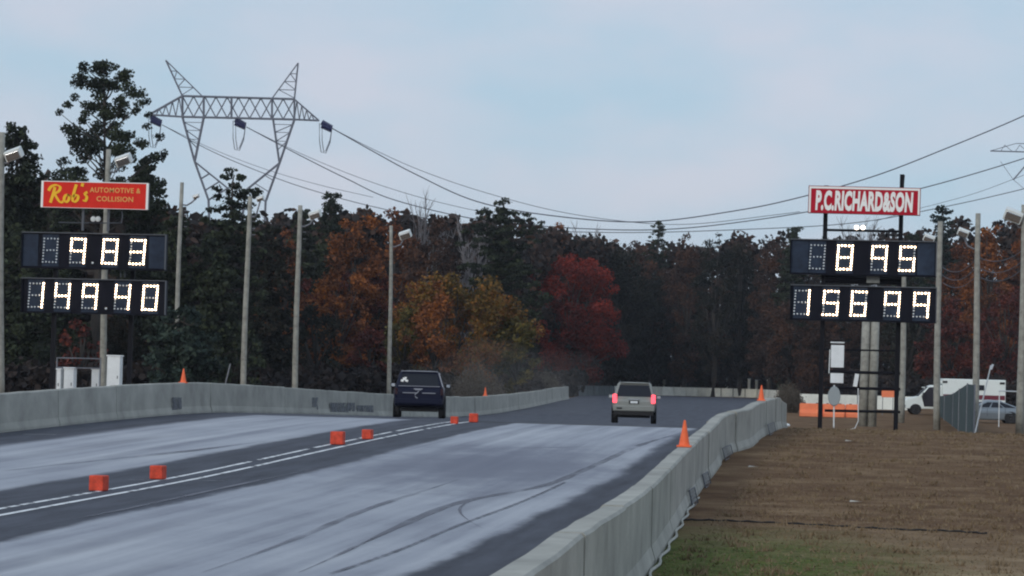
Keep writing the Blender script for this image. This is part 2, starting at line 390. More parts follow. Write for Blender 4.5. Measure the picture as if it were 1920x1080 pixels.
ribbon('tyre_mark', [gp(560, 1075), gp(640, 1040), gp(700, 1008), gp(760, 985)], .16, mark, .013)
ribbon('tyre_mark', [gp(905, 992), gp(870, 978), gp(848, 962), gp(856, 945), gp(890, 932), gp(960, 925)], .10, mark, .014)
ribbon('tyre_mark', [gp(940, 842), gp(1010, 838), gp(1060, 842), gp(1130, 838)], .35, mark, .015)
ribbon('tyre_mark', [gp(0, 1000), gp(200, 965), gp(420, 915), gp(640, 868)], .12, mark, .016)
ribbon('tyre_mark', [gp(380, 1075), gp(560, 1010), gp(700, 950), gp(860, 900)], .14, mark, .017)
ribbon('tyre_mark', [gp(0, 885), gp(160, 866), gp(330, 850), gp(500, 828)], .35, mark, .018)
ribbon('timing_cable_groove', [gp(190, 900), gp(300, 905), gp(420, 903)], .06, faint, .019)
ribbon('timing_cable_groove', [gp(20, 815), gp(110, 816)], .12, faint, .019)
ribbon('pavement_seam', [gp(620, 1078), gp(760, 1030), gp(860, 985), gp(960, 950), gp(1060, 905)], .07, worn('seam_dark', (.10, .105, .13), .52, 2.6, soft=.25), .02)

# ------------------------------------------------------------------ concrete walls
def barrier(name, path, h, top, base, label, gaps=()):
    root = empty(name, (path[0][0], path[0][1], gz(*path[0])), 0, label, 'barrier'); o0 = root.location.copy()
    y = path[0][1]; segs = []
    while y < path[-1][1]-1:
        y2 = min(y+6.1, path[-1][1]); segs.append((y, y2)); y = y2
    for k, (a, b) in enumerate(segs):
        mb = MB(); secs = []; hh = h+random.uniform(-.018, .018); dx = random.uniform(-.025, .025)
        n = max(2, int((b-a)/1.0))
        for i in range(n+1):
            yy_ = a+.006+(b-a-.012)*i/n; x = wx(path, yy_)+dx; z = gz(x, yy_)
            hj = hh+random.uniform(-.008, .008)
            pr = [(-base/2, -.05), (-base/2, .07), (-base*.36, .25), (-top/2, hj-.03), (-top/2+.03, hj), (top/2-.03, hj), (top/2, hj-.03), (base*.36, .25), (base/2, .07), (base/2, -.05)]
            secs.append([Vector((x+p, yy_, z+q))-o0 for p, q in pr])
        mb.loft(secs, concrete); s = mb.build('wall_section', root, bevel=0)
    return root
rw = barrier('track_wall', RW, 1.07, .30, .42, 'pale concrete wall along the right edge of the track beside the brown grass')
lw = barrier('track_wall', LW, 1.05, .24, .4, 'long grey concrete wall along the left edge of the track behind the black vehicle')
# scuffs on left wall
scuff = worn('wall_scuff', (.17, .18, .20), .50, 3, soft=.2)
def scuffs(px0, px1, py0, py1):
    pa, pb = None, None
    mb = MB()
    for (a, b, c, d) in [(px0, px1, py0, py1)]:
        q = []
        for (px, py) in ((a, d), (b, d), (b, c), (a, c)):
            dd = 50.
            while at(px, py, dd).x > wx(LW, at(px, py, dd).y)+.155 and dd < 200: dd += .05
            q.append(at(px, py, dd))
        for i, p in enumerate(q): p.x += .012
        mb.slab(q, .004, scuff)
    o = mb.build('scuff_mark', lw); o.matrix_parent_inverse = Matrix.Translation(-lw.location); return o
scuffs(322, 340, 745, 778); scuffs(584, 596, 745, 768); scuffs(618, 665, 755, 778); scuffs(668, 700, 760, 774)

# far barrier across the run-off, drawn as separate white-grey sections
fwal = empty('run_off_wall', gpt(1300, 330), 0, 'low pale concrete wall crossing the far end of the track behind the silver vehicle', 'barrier')
fpts = [(1066, 262), (1110, 285), (1150, 300), (1240, 320), (1330, 325), (1420, 325), (1460, 300)]
def fpt(t):
    i = min(int(t), len(fpts)-2); u = t-i; return gpt(fpts[i][0]+(fpts[i+1][0]-fpts[i][0])*u, fpts[i][1]+(fpts[i+1][1]-fpts[i][1])*u)
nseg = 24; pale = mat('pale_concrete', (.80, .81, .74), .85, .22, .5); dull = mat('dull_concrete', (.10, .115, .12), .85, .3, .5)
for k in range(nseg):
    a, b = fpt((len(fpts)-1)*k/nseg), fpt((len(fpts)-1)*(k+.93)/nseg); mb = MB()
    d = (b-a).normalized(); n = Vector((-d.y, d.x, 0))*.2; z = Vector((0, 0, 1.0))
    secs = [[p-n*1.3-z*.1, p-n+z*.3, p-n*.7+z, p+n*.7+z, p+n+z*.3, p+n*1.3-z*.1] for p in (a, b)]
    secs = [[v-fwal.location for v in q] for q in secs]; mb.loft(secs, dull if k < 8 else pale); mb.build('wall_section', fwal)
for i, (px, py, d) in enumerate([(1245, 712, 335), (1320, 700, 335), (1362, 712, 335), (1404, 712, 332), (1418, 714, 332), (1440, 714, 320), (1276, 716, 335)]):
    b = gpt(px, d); t = at(px, py, d); mb = MB(); mb.tube((0, 0, 0), (0, 0, t.z-b.z), .16 if py > 705 else .09, pale, n=8); mb.tube((0, 0, t.z-b.z), (0, 0, t.z-b.z+.12), .19, white, n=8)
    tag(mb.build('marker_post', loc=b), 'short white marker post standing behind the far run-off wall' if i != 1 else 'thin taller white marker post behind the far run-off wall', 'post', 'marker posts behind the far wall')

# wall pieces behind the right scoreboard
rb = empty('concrete_barrier', gpt(1600, 215), 0, 'pale concrete barrier row behind the legs of the right scoreboard', 'barrier')
for k in range(6):
    a, b = gpt(1500+k*36, 215), gpt(1500+k*36+34, 215); d = (b-a).normalized(); n = Vector((-d.y, d.x, 0))*.2; z = Vector((0, 0, 1.05)); mb = MB()
    mb.loft([[v-rb.location for v in (p-n*1.3, p-n+z*.3, p-n*.7+z, p+n*.7+z, p+n+z*.3, p+n*1.3)] for p in (a, b)], pale); mb.build('barrier_section', rb)
for px, lab in ((1520, 'orange plastic barrier nearest the end of the right wall'), (1563, 'orange plastic barrier directly behind the scoreboard left leg'), (1606, 'orange plastic barrier behind the middle of the right scoreboard frame')):
    p = gpt(px, 178); r = empty('water_barrier', p, 0, lab, 'barrier', 'orange barriers behind the right scoreboard'); mb = MB()
    secs = [[(x, -.3, .0), (x, -.3, .25), (x, -.13, .45), (x, -.1, .85), (x, .1, .85), (x, .13, .45), (x, .3, .25), (x, .3, 0)] for x in (-.72, -.66, .66, .72)]
    for q in (0, 3): secs[q] = [(v[0], v[1]*.7, v[2]*.9+.03) for v in secs[q]]
    mb.loft(secs, mat('barrier_orange', (1, .24, .10), .6, .12, 2)); mb.build('body', r, bevel=.03)
    for x in (-.4, .4): mb = MB(); mb.box((x, 0, .86), (.16, .12, .06), rubber); mb.build('cap', r)
p = gpt(1664, 190); mb = MB(); mb.box((0, 0, 1.45), (.85, .08, .45), mat('barrier_orange', (.8, .16, .08)))
mb.box((-.35, .05, .7), (.05, .05, 1.4), gal); mb.box((.35, .05, .7), (.05, .05, 1.4), gal)
tag(mb.build('warning_board', loc=p, bevel=.01), 'small plain orange panel on legs seen between the scoreboard legs', 'sign')

# ------------------------------------------------------------------ cones and foam blocks
def cone_mesh(h):
    b = h*.27; mb = MB(); mb.box((0, 0, .015), (b*2, b*2, .03), orange)
    o = mb; o.lathe([(b*.78, .03), (b*.74, .05), (b*.16, h-.015), (b*.1, h)], (0, 0, 0), orange, 18); return o
for px, pyt, pyb, lab, path, hh in ((1283, 797, 847, 'largest orange cone, on the right wall at its near stretch', RW, 1.07), (1427, 722, 751, 'orange cone on the far end of the right wall', RW, 1.07),
                          (345, 697, 724, 'orange cone on the left wall right of the left scoreboard', LW, 1.05), (910, 727, 743, 'small faded orange cone on the left wall beyond the black vehicle', LW, 1.05)):
    best = None
    for i in range(900):
        y = 25+i*.25; x = wx(path, y); P = Vector((x, y, gz(x, y)+hh)); v = P-CAM; d = v.dot(fw); qx = 960+F*v.dot(rt)/d
        if best is None or abs(qx-px) < best[0]: best = (abs(qx-px), P, d)
    P, d = best[1], best[2]; h = m_at(pyb-pyt, d)
    mb = cone_mesh(max(.42, h)); o = mb.build('traffic_cone', loc=P, smooth=False); tag(o, lab, 'traffic cone', 'orange cones on the walls')
for px, pyb, w, lab in ((185, 921, 32, 'red foam block on the centre line, nearest the camera'), (296, 899, 28, 'orange foam block behind the nearest red block'), (633, 834, 27, 'red-orange foam block left of the middle pair'),
                        (689, 824, 20, 'orange foam block right of the middle pair'), (852, 795, 15, 'small foam block left of the farthest pair by the black vehicle'), (888, 792, 18, 'foam block at the far end of the double white line')):
    x, y = gp(px, pyb); 
    # keep on the centre strip
    dpt = (Vector((x, y, gz(x, y)))-CAM).dot(fw); s = m_at(w, dpt)*.9
    mb = MB(); mb.box((0, 0, s/2), (s, s, s), foam); o = mb.build('foam_block', loc=(x, y, gz(x, y)+.01), bevel=.02); o.rotation_euler.z = random.uniform(-.15, .05)
    tag(o, lab, 'foam block', 'foam blocks along the centre line')

# ------------------------------------------------------------------ scoreboards
SEG = {'8': 'abcdefg', '9': 'abcfg', '3': 'abcdg', '1': 'bc', '4': 'bcfg', '0': 'abcdef', '5': 'acdfg', '6': 'acdefg', ' ': ''}
def digit_cells(ch):
    on = SEG[ch]; cells = {}
    for r in range(9):
        for c in range(5):
            seg = set()
            if r == 0: seg.add('a')
            if r == 4: seg.add('g')
            if r == 8: seg.add('d')
            if c == 4 and r <= 4: seg.add('b')
            if c == 4 and r >= 4: seg.add('c')
            if c == 0 and r <= 4: seg.add('f')
            if c == 0 and r >= 4: seg.add('e')
            if seg: cells[(r, c)] = any(q in on for q in seg)
    return cells
def scoreboard(px0, px1, tops, d, rows, posts, label, postbase, pxs):
    base = gpt((px0+px1)/2, d); root = empty('scoreboard', base, 0, label, 'scoreboard')
    cx = (px0+px1)/2; w = m_at(px1-px0, d)*1.0; k = d/F
    for (py0, py1), row in zip(tops, rows):
        c = at(cx, (py0+py1)/2, d)-base; h = (py1-py0)*k; mb = MB()
        mb.box(c+Vector((0, .17, 0)), (w, .3, h), board)
        fr = MB(); e = .035
        fr.box(c+Vector((0, -.03, h/2-e/2)), (w+.04, .12, e), edge); fr.box(c+Vector((0, -.03, -h/2+e/2)), (w+.04, .12, e), board)
        for sx_ in (-1, 1): fr.box(c+Vector((sx_*(w/2), -.03, 0)), (e, .12, h-.08), edge if sx_ > 0 else board)
        b = mb.build('display_box', root); fr.build('frame', b)
        for (ch, fx) in row:
            cc = c+Vector(((fx-cx)*k, 0, 0)); dw, dh = 26*k, 44*k
            if ch == '.':
                mb = MB(); mb.lathe([(.045, 0), (.03, -.03), (.005, -.045)], cc+Vector((0, .012, -dh/2)), unl, 8, 'Y'); mb.build('decimal_point', b); continue
            pn = MB(); pn.box(cc+Vector((0, .012, 0)), (32*k, .012, 60*k), recess); pn.build('digit_panel', b)
            if ch == '_': continue
            on = MB(); off = MB()
            if any(digit_cells(ch).values()): on.box(cc+Vector((0, .005, 0)), (dw+.05, .006, dh+.05), recess)
            if not all(digit_cells(ch).values()): off.box(cc+Vector((0, .0035, 0)), (dw+.03, .006, dh+.03), recess)
            for (r, q), v in digit_cells(ch).items():
                p = cc+Vector((-dw/2+dw*q/4-(r-4)*dh/8*.055, .004, dh/2-dh*r/8)); p += Vector((random.uniform(-.006, .006), 0, random.uniform(-.006, .006)))
                rr = .040 if v else .033
                (on if v else off).lathe([(rr*.95, 0), (rr, -.02), (rr*.7, -.045), (rr*.1, -.055)], p, lit if v else unl, 8, 'Y')
            if on.v: on.build('lit_digit', b)
            if off.v: off.build('unlit_bulbs', b)
    for i, px in enumerate(pxs):
        g = gpt(px+postbase, d); t = at(px, posts[i], d); mb = MB(); a = g-base+Vector((0, .42, 0)); z = t-base+Vector((0, .42, 0)); a.x = z.x-.04
        mb.box((a+z)/2, (.17, .12, z.z-a.z), blk, Matrix.Rotation(math.atan2(z.x-a.x, z.z-a.z), 3, 'Y')); mb.build('post', root)
    return root, base
kR = 106.5; kL = 106.5
sbR, bR = scoreboard(1483, 1754, [(450, 517), (536, 603)], kR, [[('_', 1500), (' ', 1533), ('8', 1584), ('9', 1648), ('5', 1700), ('_', 1735)], [('1', 1504), ('5', 1558), ('6', 1610), ('9', 1672), ('9', 1726)]],
                     [346, 325], 'black scoreboard on two steel legs reading 8.95 and 156.99, right of the track', -8, [1549, 1692])
sbL, bL = scoreboard(37, 314, [(437, 505), (523, 589)], kL, [[('_', 52), (' ', 92), ('9', 145), ('.', 174), ('8', 207), ('3', 260), ('_', 298)], [('1', 64), ('4', 115), ('9', 168), ('.', 200), ('4', 231), ('0', 284)]],
                     [437, 437], 'black scoreboard reading 9.83 and 149.40, behind the left wall', -5, [100, 245])
def bar(mb, px0, py0, px1, py1, d, r, m, base, off=.42): mb.tube(at(px0, py0, d)-base+Vector((0, off, 0)), at(px1, py1, d)-base+Vector((0, off, 0)), r, m)
for (y, r) in ((430, .05), (655, .035), (697, .06), (727, .06), (770, .055), (521, .12), (528, .05)):
    mb = MB(); bar(mb, 1546, y, 1688, y+3, kR, r, blk, bR); mb.build('cross_rail', sbR)
mb = MB()
bar(mb, 1622, 519, 1650, 519, kR, .01, edge, bR)
mb.box(at(1637, 524, kR)-bR+Vector((0, .25, 0)), (.5, .1, .26), mat('grey_box', (.2, .21, .2), .6, .2, 8)); mb.build('control_box', sbR, bevel=.01)
mb = MB(); mb.box(at(1570, 668, kR)-bR+Vector((0, .3, 0)), (.50, .2, .86), white); mb.box(at(1570, 646, kR)-bR+Vector((0, .3, .08)), (.54, .24, .05), white); mb.build('cabinet', sbR, bevel=.012)
mb = MB(); mb.box(at(1569, 709, kR)-bR+Vector((0, .3, 0)), (.50, .2, .38), white); mb.build('cabinet', sbR, bevel=.012)
mb = MB(); bar(mb, 1556, 655, 1554, 700, kR, .02, white, bR, .3); bar(mb, 1564, 722, 1563, 806, kR, .03, white, bR, .3); mb.build('conduit', sbR)
mb = MB(); mb.path([at(*q, kR)-bR+Vector((0, .3, 0)) for q in ((1609, 728), (1609, 790), (1603, 803), (1588, 807), (1560, 808))], .018, white); mb.build('conduit', sbR)
mb = MB(); mb.lathe([(.02, -.03), (.22, -.03), (.24, 0), (.22, .03), (.02, .03)], (0, 0, 0), mat('dish_grey', (.30, .34, .36), .5), 20, 'Y'); o = mb.build('dish', sbR, loc=at(1564, 743, kR)-bR+Vector((0, .2, 0))); o.scale = (1, 1, 1.6)
mb = MB(); mb.box(at(1605, 713, kR)-bR+Vector((0, .3, 0)), (.16, .12, .5), white, Matrix.Rotation(.15, 3, 'Y')); mb.build('small_box', sbR, bevel=.01)
for px in (1606, 1618):
    mb = MB(); c = at(px, 426, kR)-bR+Vector((0, .3, 0)); mb.lathe([(.02, .12), (.07, .1), (.10, -.02), (.085, -.05)], c, edge, 12, 'Y'); l_ = mb.build('floodlight', sbR)
    mb = MB(); mb.lathe([(.085, -.05), (.08, -.085), (.02, -.10)], c, glow, 12, 'Y'); mb.build('lens', l_)
for px in (171, 180):
    mb = MB(); c = at(px, 410, kL)-bL+Vector((0, .3, 0)); mb.lathe([(.02, .12), (.07, .1), (.11, -.02), (.1, -.06), (.02, -.08)], c, white, 12, 'Y'); mb.build('floodlight', sbL)
mb = MB(); mb.path([at(*q, kL)-bL+Vector((0, .42, 0)) for q in ((104, 416), (190, 417), (222, 417))], .025, edge); mb.path([at(*q, kL)-bL+Vector((0, .42, 0)) for q in ((222, 417), (224, 405), (223, 395))], .02, gal); mb.build('lamp_rail', sbL)
mb = MB(); bar(mb, 225, 508, 225, 520, kL, .03, edge, bL, .1); bar(mb, 233, 508, 233, 520, kL, .03, edge, bL, .1); mb.build('bracket', sbL)
# cabinets left (stand behind the wall)
def cab(px, py0, py1, w, d, lab, dep=.4):
    g = gpt(px, d); t = at(px, py0, d); h = t.z-g.z; mb = MB(); mb.box((0, 0, h/2), (w, dep, h-.02), white); mb.box((0, 0, h), (w+.06, dep+.06, .05), white); mb.box((w/2+.004-.09, -dep/2-.01, h*.6), (.03, .03, .12), edge)
    return tag(mb.build('utility_cabinet', loc=g, bevel=.015), lab, 'cabinet', 'white cabinets behind the left wall')
cab(213, 667, 725, .50, 104, 'tall white cabinet behind the left wall, right of the pole')
cab(130, 690, 725, .38, 104, 'low white cabinet with dark band behind the left wall')
cab(111, 692, 725, .16, 104, 'narrow white box beside the low white cabinet')
cab(178, 692, 708, .30, 109, 'small grey-white box attached low beside the pole behind the left wall', .2)
mb = MB(); p0 = gpt(150, 104); 
for y in (671, 689): mb.tube(at(107, y, 104)-p0, at(190, y+2, 104)-p0, .025, gal)
for x in (107, 189): mb.tube(at(x, 670, 104)-p0, at(x-2, 730, 104)-p0, .03, gal)
tag(mb.build('pipe_rail', loc=p0), 'thin grey pipe rail above the white cabinets behind the left wall', 'railing')

# ------------------------------------------------------------------ signs
def text_obj(txt, w, h, m, name, parent, loc, shear=0, offset=0.0, spacing=1.0, ext=.01):
    cu = bpy.data.curves.new('t', 'FONT'); cu.body = txt; cu.extrude = .02; cu.offset = offset; cu.shear = shear; cu.space_character = spacing; cu.resolution_u = 3
    o = bpy.data.objects.new('t', cu); COL.objects.link(o); dg = bpy.context.evaluated_depsgraph_get(); me = bpy.data.meshes.new_from_object(o.evaluated_get(dg))
    bpy.data.objects.remove(o); xs_ = [v.co.x for v in me.vertices]; ys_ = [v.co.y for v in me.vertices]
    sx_, sy_ = w/(max(xs_)-min(xs_)), h/(max(ys_)-min(ys_)); cx, cy = (max(xs_)+min(xs_))/2, (max(ys_)+min(ys_))/2
    for v in me.vertices:
        x, y, z = v.co; v.co = ((x-cx)*sx_, -z*ext/.02, (y-cy)*sy_)
    me.materials.clear(); me.materials.append(m); t = bpy.data.objects.new(name, me); COL.objects.link(t); t.parent = parent; t.location = loc; return t
def sign(px0, px1, py0, py1, d, face, label, fr):
    c = at((px0+px1)/2, (py0+py1)/2, d); w, h = m_at(px1-px0, d), m_at(py1-py0, d); r = empty('sign', c, 0, label, 'sign'); r.rotation_euler.y = .006
    mb = MB(); mb.box((0, .08, 0), (w, .16, h), edge); mb.build('panel', r, bevel=.01)
    mb = MB(); mb.box((0, -.006, 0), (w-.03, .012, h-.03), face); mb.build('face', r)
    mb = MB(); b = fr[0]; i = fr[1]; z1 = fr[2]
    mb.box((0, -.012, h/2-i-z1/2), (w-2*i, .02, z1), wlet)
    if fr[3]: mb.box((0, -.012, -h/2+i+fr[3]/2), (w-2*i, .02, fr[3]), wlet)
    for s in (-1, 1): mb.box((s*(w/2-i-b/2), -.013, 0), (b, .02, h-2*i), wlet)
    mb.build('border', r); return r, w, h
dS = 106.2
sg, w, h = sign(1516, 1725, 350, 402, dS, crimson, 'crimson and white sign with tall white letters above the right scoreboard', (.07, .03, .08, 0))
text_obj('P.C.RICHARD&SON', w*.87, h*.74, wlet, 'lettering', sg, (0.0, -.016, -.03), shear=.08, offset=.05, spacing=1.06)
mb = MB(); mb.tube((w/2-.68, .3, h/2-.05), (w/2-.65, .3, h/2+.5), .035, blk); mb.build('mast', sg)
sg2, w, h = sign(74, 281, 341, 391, dS, redsign, 'red sign with yellow script and small capitals above the left scoreboard', (.09, .0, .03, .015))
text_obj('AUTOMOTIVE &', w*.47, h*.19, cream, 'lettering', sg2, (w*.19, -.016, h*.20), offset=.012, spacing=1.1)
text_obj('COLLISION', w*.34, h*.19, cream, 'lettering', sg2, (w*.19, -.016, -h*.13), offset=.012, spacing=1.05)
# brush script drawn as thick strokes (x, z in 0..1 units of a 4.4 x 1 band)
def strokes(lines, th, m, name, parent, ox, oz, k):
    mb = MB()
    for li, ln in enumerate(lines):
        pts = [Vector((p[0]*k+ox, -.004*li, p[1]*k+oz)) for p in ln]; P = []
        for i in range(len(pts)-1):
            p0_, p1_, p2_, p3_ = pts[max(i-1, 0)], pts[i], pts[i+1], pts[min(i+2, len(pts)-1)]
            for j in range(6):
                t = j/6; P.append(.5*((2*p1_)+(p2_-p0_)*t+(2*p0_-5*p1_+4*p2_-p3_)*t*t+(3*p1_-p0_-3*p2_+p3_)*t**3))
        P.append(pts[-1]); L_, Rr = [], []
        nib = Vector((.35, 0, 1)).normalized()
        for i, p in enumerate(P):
            d = (P[min(i+1, len(P)-1)]-P[max(i-1, 0)]).normalized(); n = Vector((-d.z, 0, d.x)); wd = th*(.55+.75*abs(d.dot(nib)))
            L_.append(p+n*wd/2); Rr.append(p-n*wd/2)
        vs = []
        for a, b in zip(L_, Rr): vs += [a+Vector((0, -.012, 0)), b+Vector((0, -.012, 0)), b, a]
        fs = []
        for i in range(len(P)-1):
            q = 4*i
            for j in range(4): fs.append((q+j, q+(j+1) % 4, q+4+(j+1) % 4, q+4+j))
        fs += [(0, 1, 2, 3), (4*(len(P)-1)+3, 4*(len(P)-1)+2, 4*(len(P)-1)+1, 4*(len(P)-1))]
        mb.add(vs, fs, m)
    o = mb.build(name, parent); o.location.y = -.014; return o
rob = [[(.36, .8), (.28, .45), (.16, .05)], [(.05, .62), (.18, .82), (.42, .9), (.62, .8), (.55, .6), (.3, .48)], [(.36, .48), (.5, .25), (.66, .08), (.8, .12)],
       [(1.0, .45), (.88, .38), (.84, .2), (.94, .1), (1.06, .2), (1.08, .38), (1.0, .46), (1.16, .38)],
       [(1.42, .95), (1.3, .5), (1.26, .2), (1.36, .12), (1.5, .22), (1.52, .4), (1.4, .44), (1.3, .34)], [(1.74, 1.02), (1.7, .86)],
       [(1.98, .6), (1.86, .5), (1.96, .36), (1.9, .18), (1.76, .2)]]
strokes(rob, .088, yellow, 'script_lettering', sg2, -w*.44, -h*.36, .8)
mb = MB()
for s in (-.5, .5): mb.box((s, .25, -h/2-.2), (.08, .08, 1.3), edge)
mb.build('bracket', sg2)

# ------------------------------------------------------------------ poles with floodlights
def pole(px, pyt, d, lean, r, label, lamps=(), cat='light pole', name='light_pole'):
    g = gpt(px-lean, d); t = at(px, pyt, d); root = empty(name, g, 0, label, cat, 'poles along the track'); T = t-g
    mb = MB(); pts = [Vector((T.x*u+.03*math.sin(5*u+px), T.y*u, T.z*u)) for u in [i/10 for i in range(11)]]; mb.path(pts, r*1.15, wood, 12, r*.8); mb.build('pole', root, smooth=True)
    for (lx, ly, sx_, big) in lamps:
        c = at(lx, ly, d)-g; a = at(px, ly+big, d)-g; sg_ = 1 if lx > px else -1
        mb = MB(); mb.path([a, a+Vector((sg_*.25, 0, -.02)), a+Vector(((c.x-a.x)*.7, 0, .12)), a+Vector(((c.x-a.x)*.85, 0, (c.z-a.z)*.5)), c+Vector((0, 0, -.12))], .045, gal); ar = mb.build('lamp_arm', root)
        mb = MB(); q = Matrix.Rotation(sg_*-.35, 3, 'Y') @ Matrix.Rotation(.3, 3, 'X'); f = sx_*1.3
        mb.box(c, (.5*f, .34*f, .30*f), lampw, q); mb.box(c+q @ Vector((0, -.19*f, -.02)), (.42*f, .05, .22*f), chrome, q); mb.box(c+q @ Vector((0, .2*f, .0)), (.25*f, .1, .2*f), lampw, q)
        mb.build('lamp_head', root, bevel=.05)
    return root
def steps(root, px, pys, d, side):
    for y in pys:
        g = root.location; mb = MB(); c = at(px, y, d)-g; mb.tube(c, c+Vector((side*.16, -.05, 0)), .02, gal); mb.build('step_bolt', root)
pole(2, 248, 100, 4, .16, 'weathered pole at the left edge of the photo, beside the left scoreboard', [(26, 289, .95, 16)])
pole(203, 280, 113, 12, .13, 'grey pole rising behind the red script sign', [(232, 300, 1.0, 22)])
p = pole(341, 342, 138, 14, .12, 'bare-topped grey pole just right of the left scoreboard', [(368, 368, .5, 16)]); steps(p, 345, (395, 405, 415, 425), 138, 1)
p = pole(468, 368, 130, 13, .13, 'grey pole below the right leg of the pylon', [(488, 372, .55, 34)]); steps(p, 473, (405, 415, 428, 440), 130, 1)
p = pole(562, 385, 140, 10, .14, 'grey pole with white floodlight between the pylon and the orange tree', [(591, 402, .95, 22)]); steps(p, 568, (425, 435, 448), 140, 1)
pole(733, 423, 175, 3, .13, 'farthest left grey pole with white floodlight, behind the black vehicle', [(760, 440, 1.15, 22)])
pole(1696, 480, 165, 6, .17, 'grey pole behind the right leg of the right scoreboard')
p = pole(1762, 415, 144, 6, .16, 'grey pole at the right end of the scoreboard', [(1742, 447, .9, 10)])
p = pole(1835, 400, 137, 8, .155, 'tall grey pole right of the mesh fence with a floodlight on its left', [(1806, 436, .85, 30)])
pole(1921, 384, 128, 8, .17, 'weathered pole at the right edge of the photo behind the grey car', [(1900, 404, 1.3, 22)])
# thick double column behind the right scoreboard
g = gpt(1626, 150); t = at(1632, 560, 150); r = empty('wooden_column', g, 0, 'thick grey column of two joined poles behind the middle of the right scoreboard', 'column')
for dx in (-.25, .24):
    mb = MB(); mb.path([(dx, .0, -.1), (dx+.05, 0, (t.z-g.z)*.5), (dx+.08, 0, t.z-g.z)], .25, wood, 12, .22); mb.build('pole', r, smooth=True)
# drooping wires between the right-hand poles
k = 0
for (x0, y0, x1, y1, sag, da, db) in ((1766, 500, 1832, 482, 18, 144, 137), (1766, 515, 1832, 498, 18, 144, 137), (1768, 530, 1832, 515, 16, 144, 137), (1838, 484, 1916, 470, 12, 137, 128), (1838, 503, 1916, 490, 14, 137, 128), (1838, 520, 1916, 505, 14, 137, 128)):
    mb = MB(); mb.path([at(x0+(x1-x0)*u, y0+(y1-y0)*u+4*sag*u*(1-u), da+(db-da)*u) for u in [i/12 for i in range(13)]], .018, wirem, 5)
    tag(mb.build('overhead_wire'), 'thin sagging wire strung between the poles right of the scoreboard' if k < 3 else 'thin sagging wire strung from the tall pole to the right-edge pole', 'wire', 'wires between the right poles' if k < 3 else 'wires to the right edge pole'); k += 1
# leaning guy stake left
mb = MB(); g = gpt(410, 120); mb.tube((0, 0, 0), at(432, 682, 120)-g, .035, gal); tag(mb.build('guy_rod', loc=g), 'thin rod leaning above the left wall', 'rod')

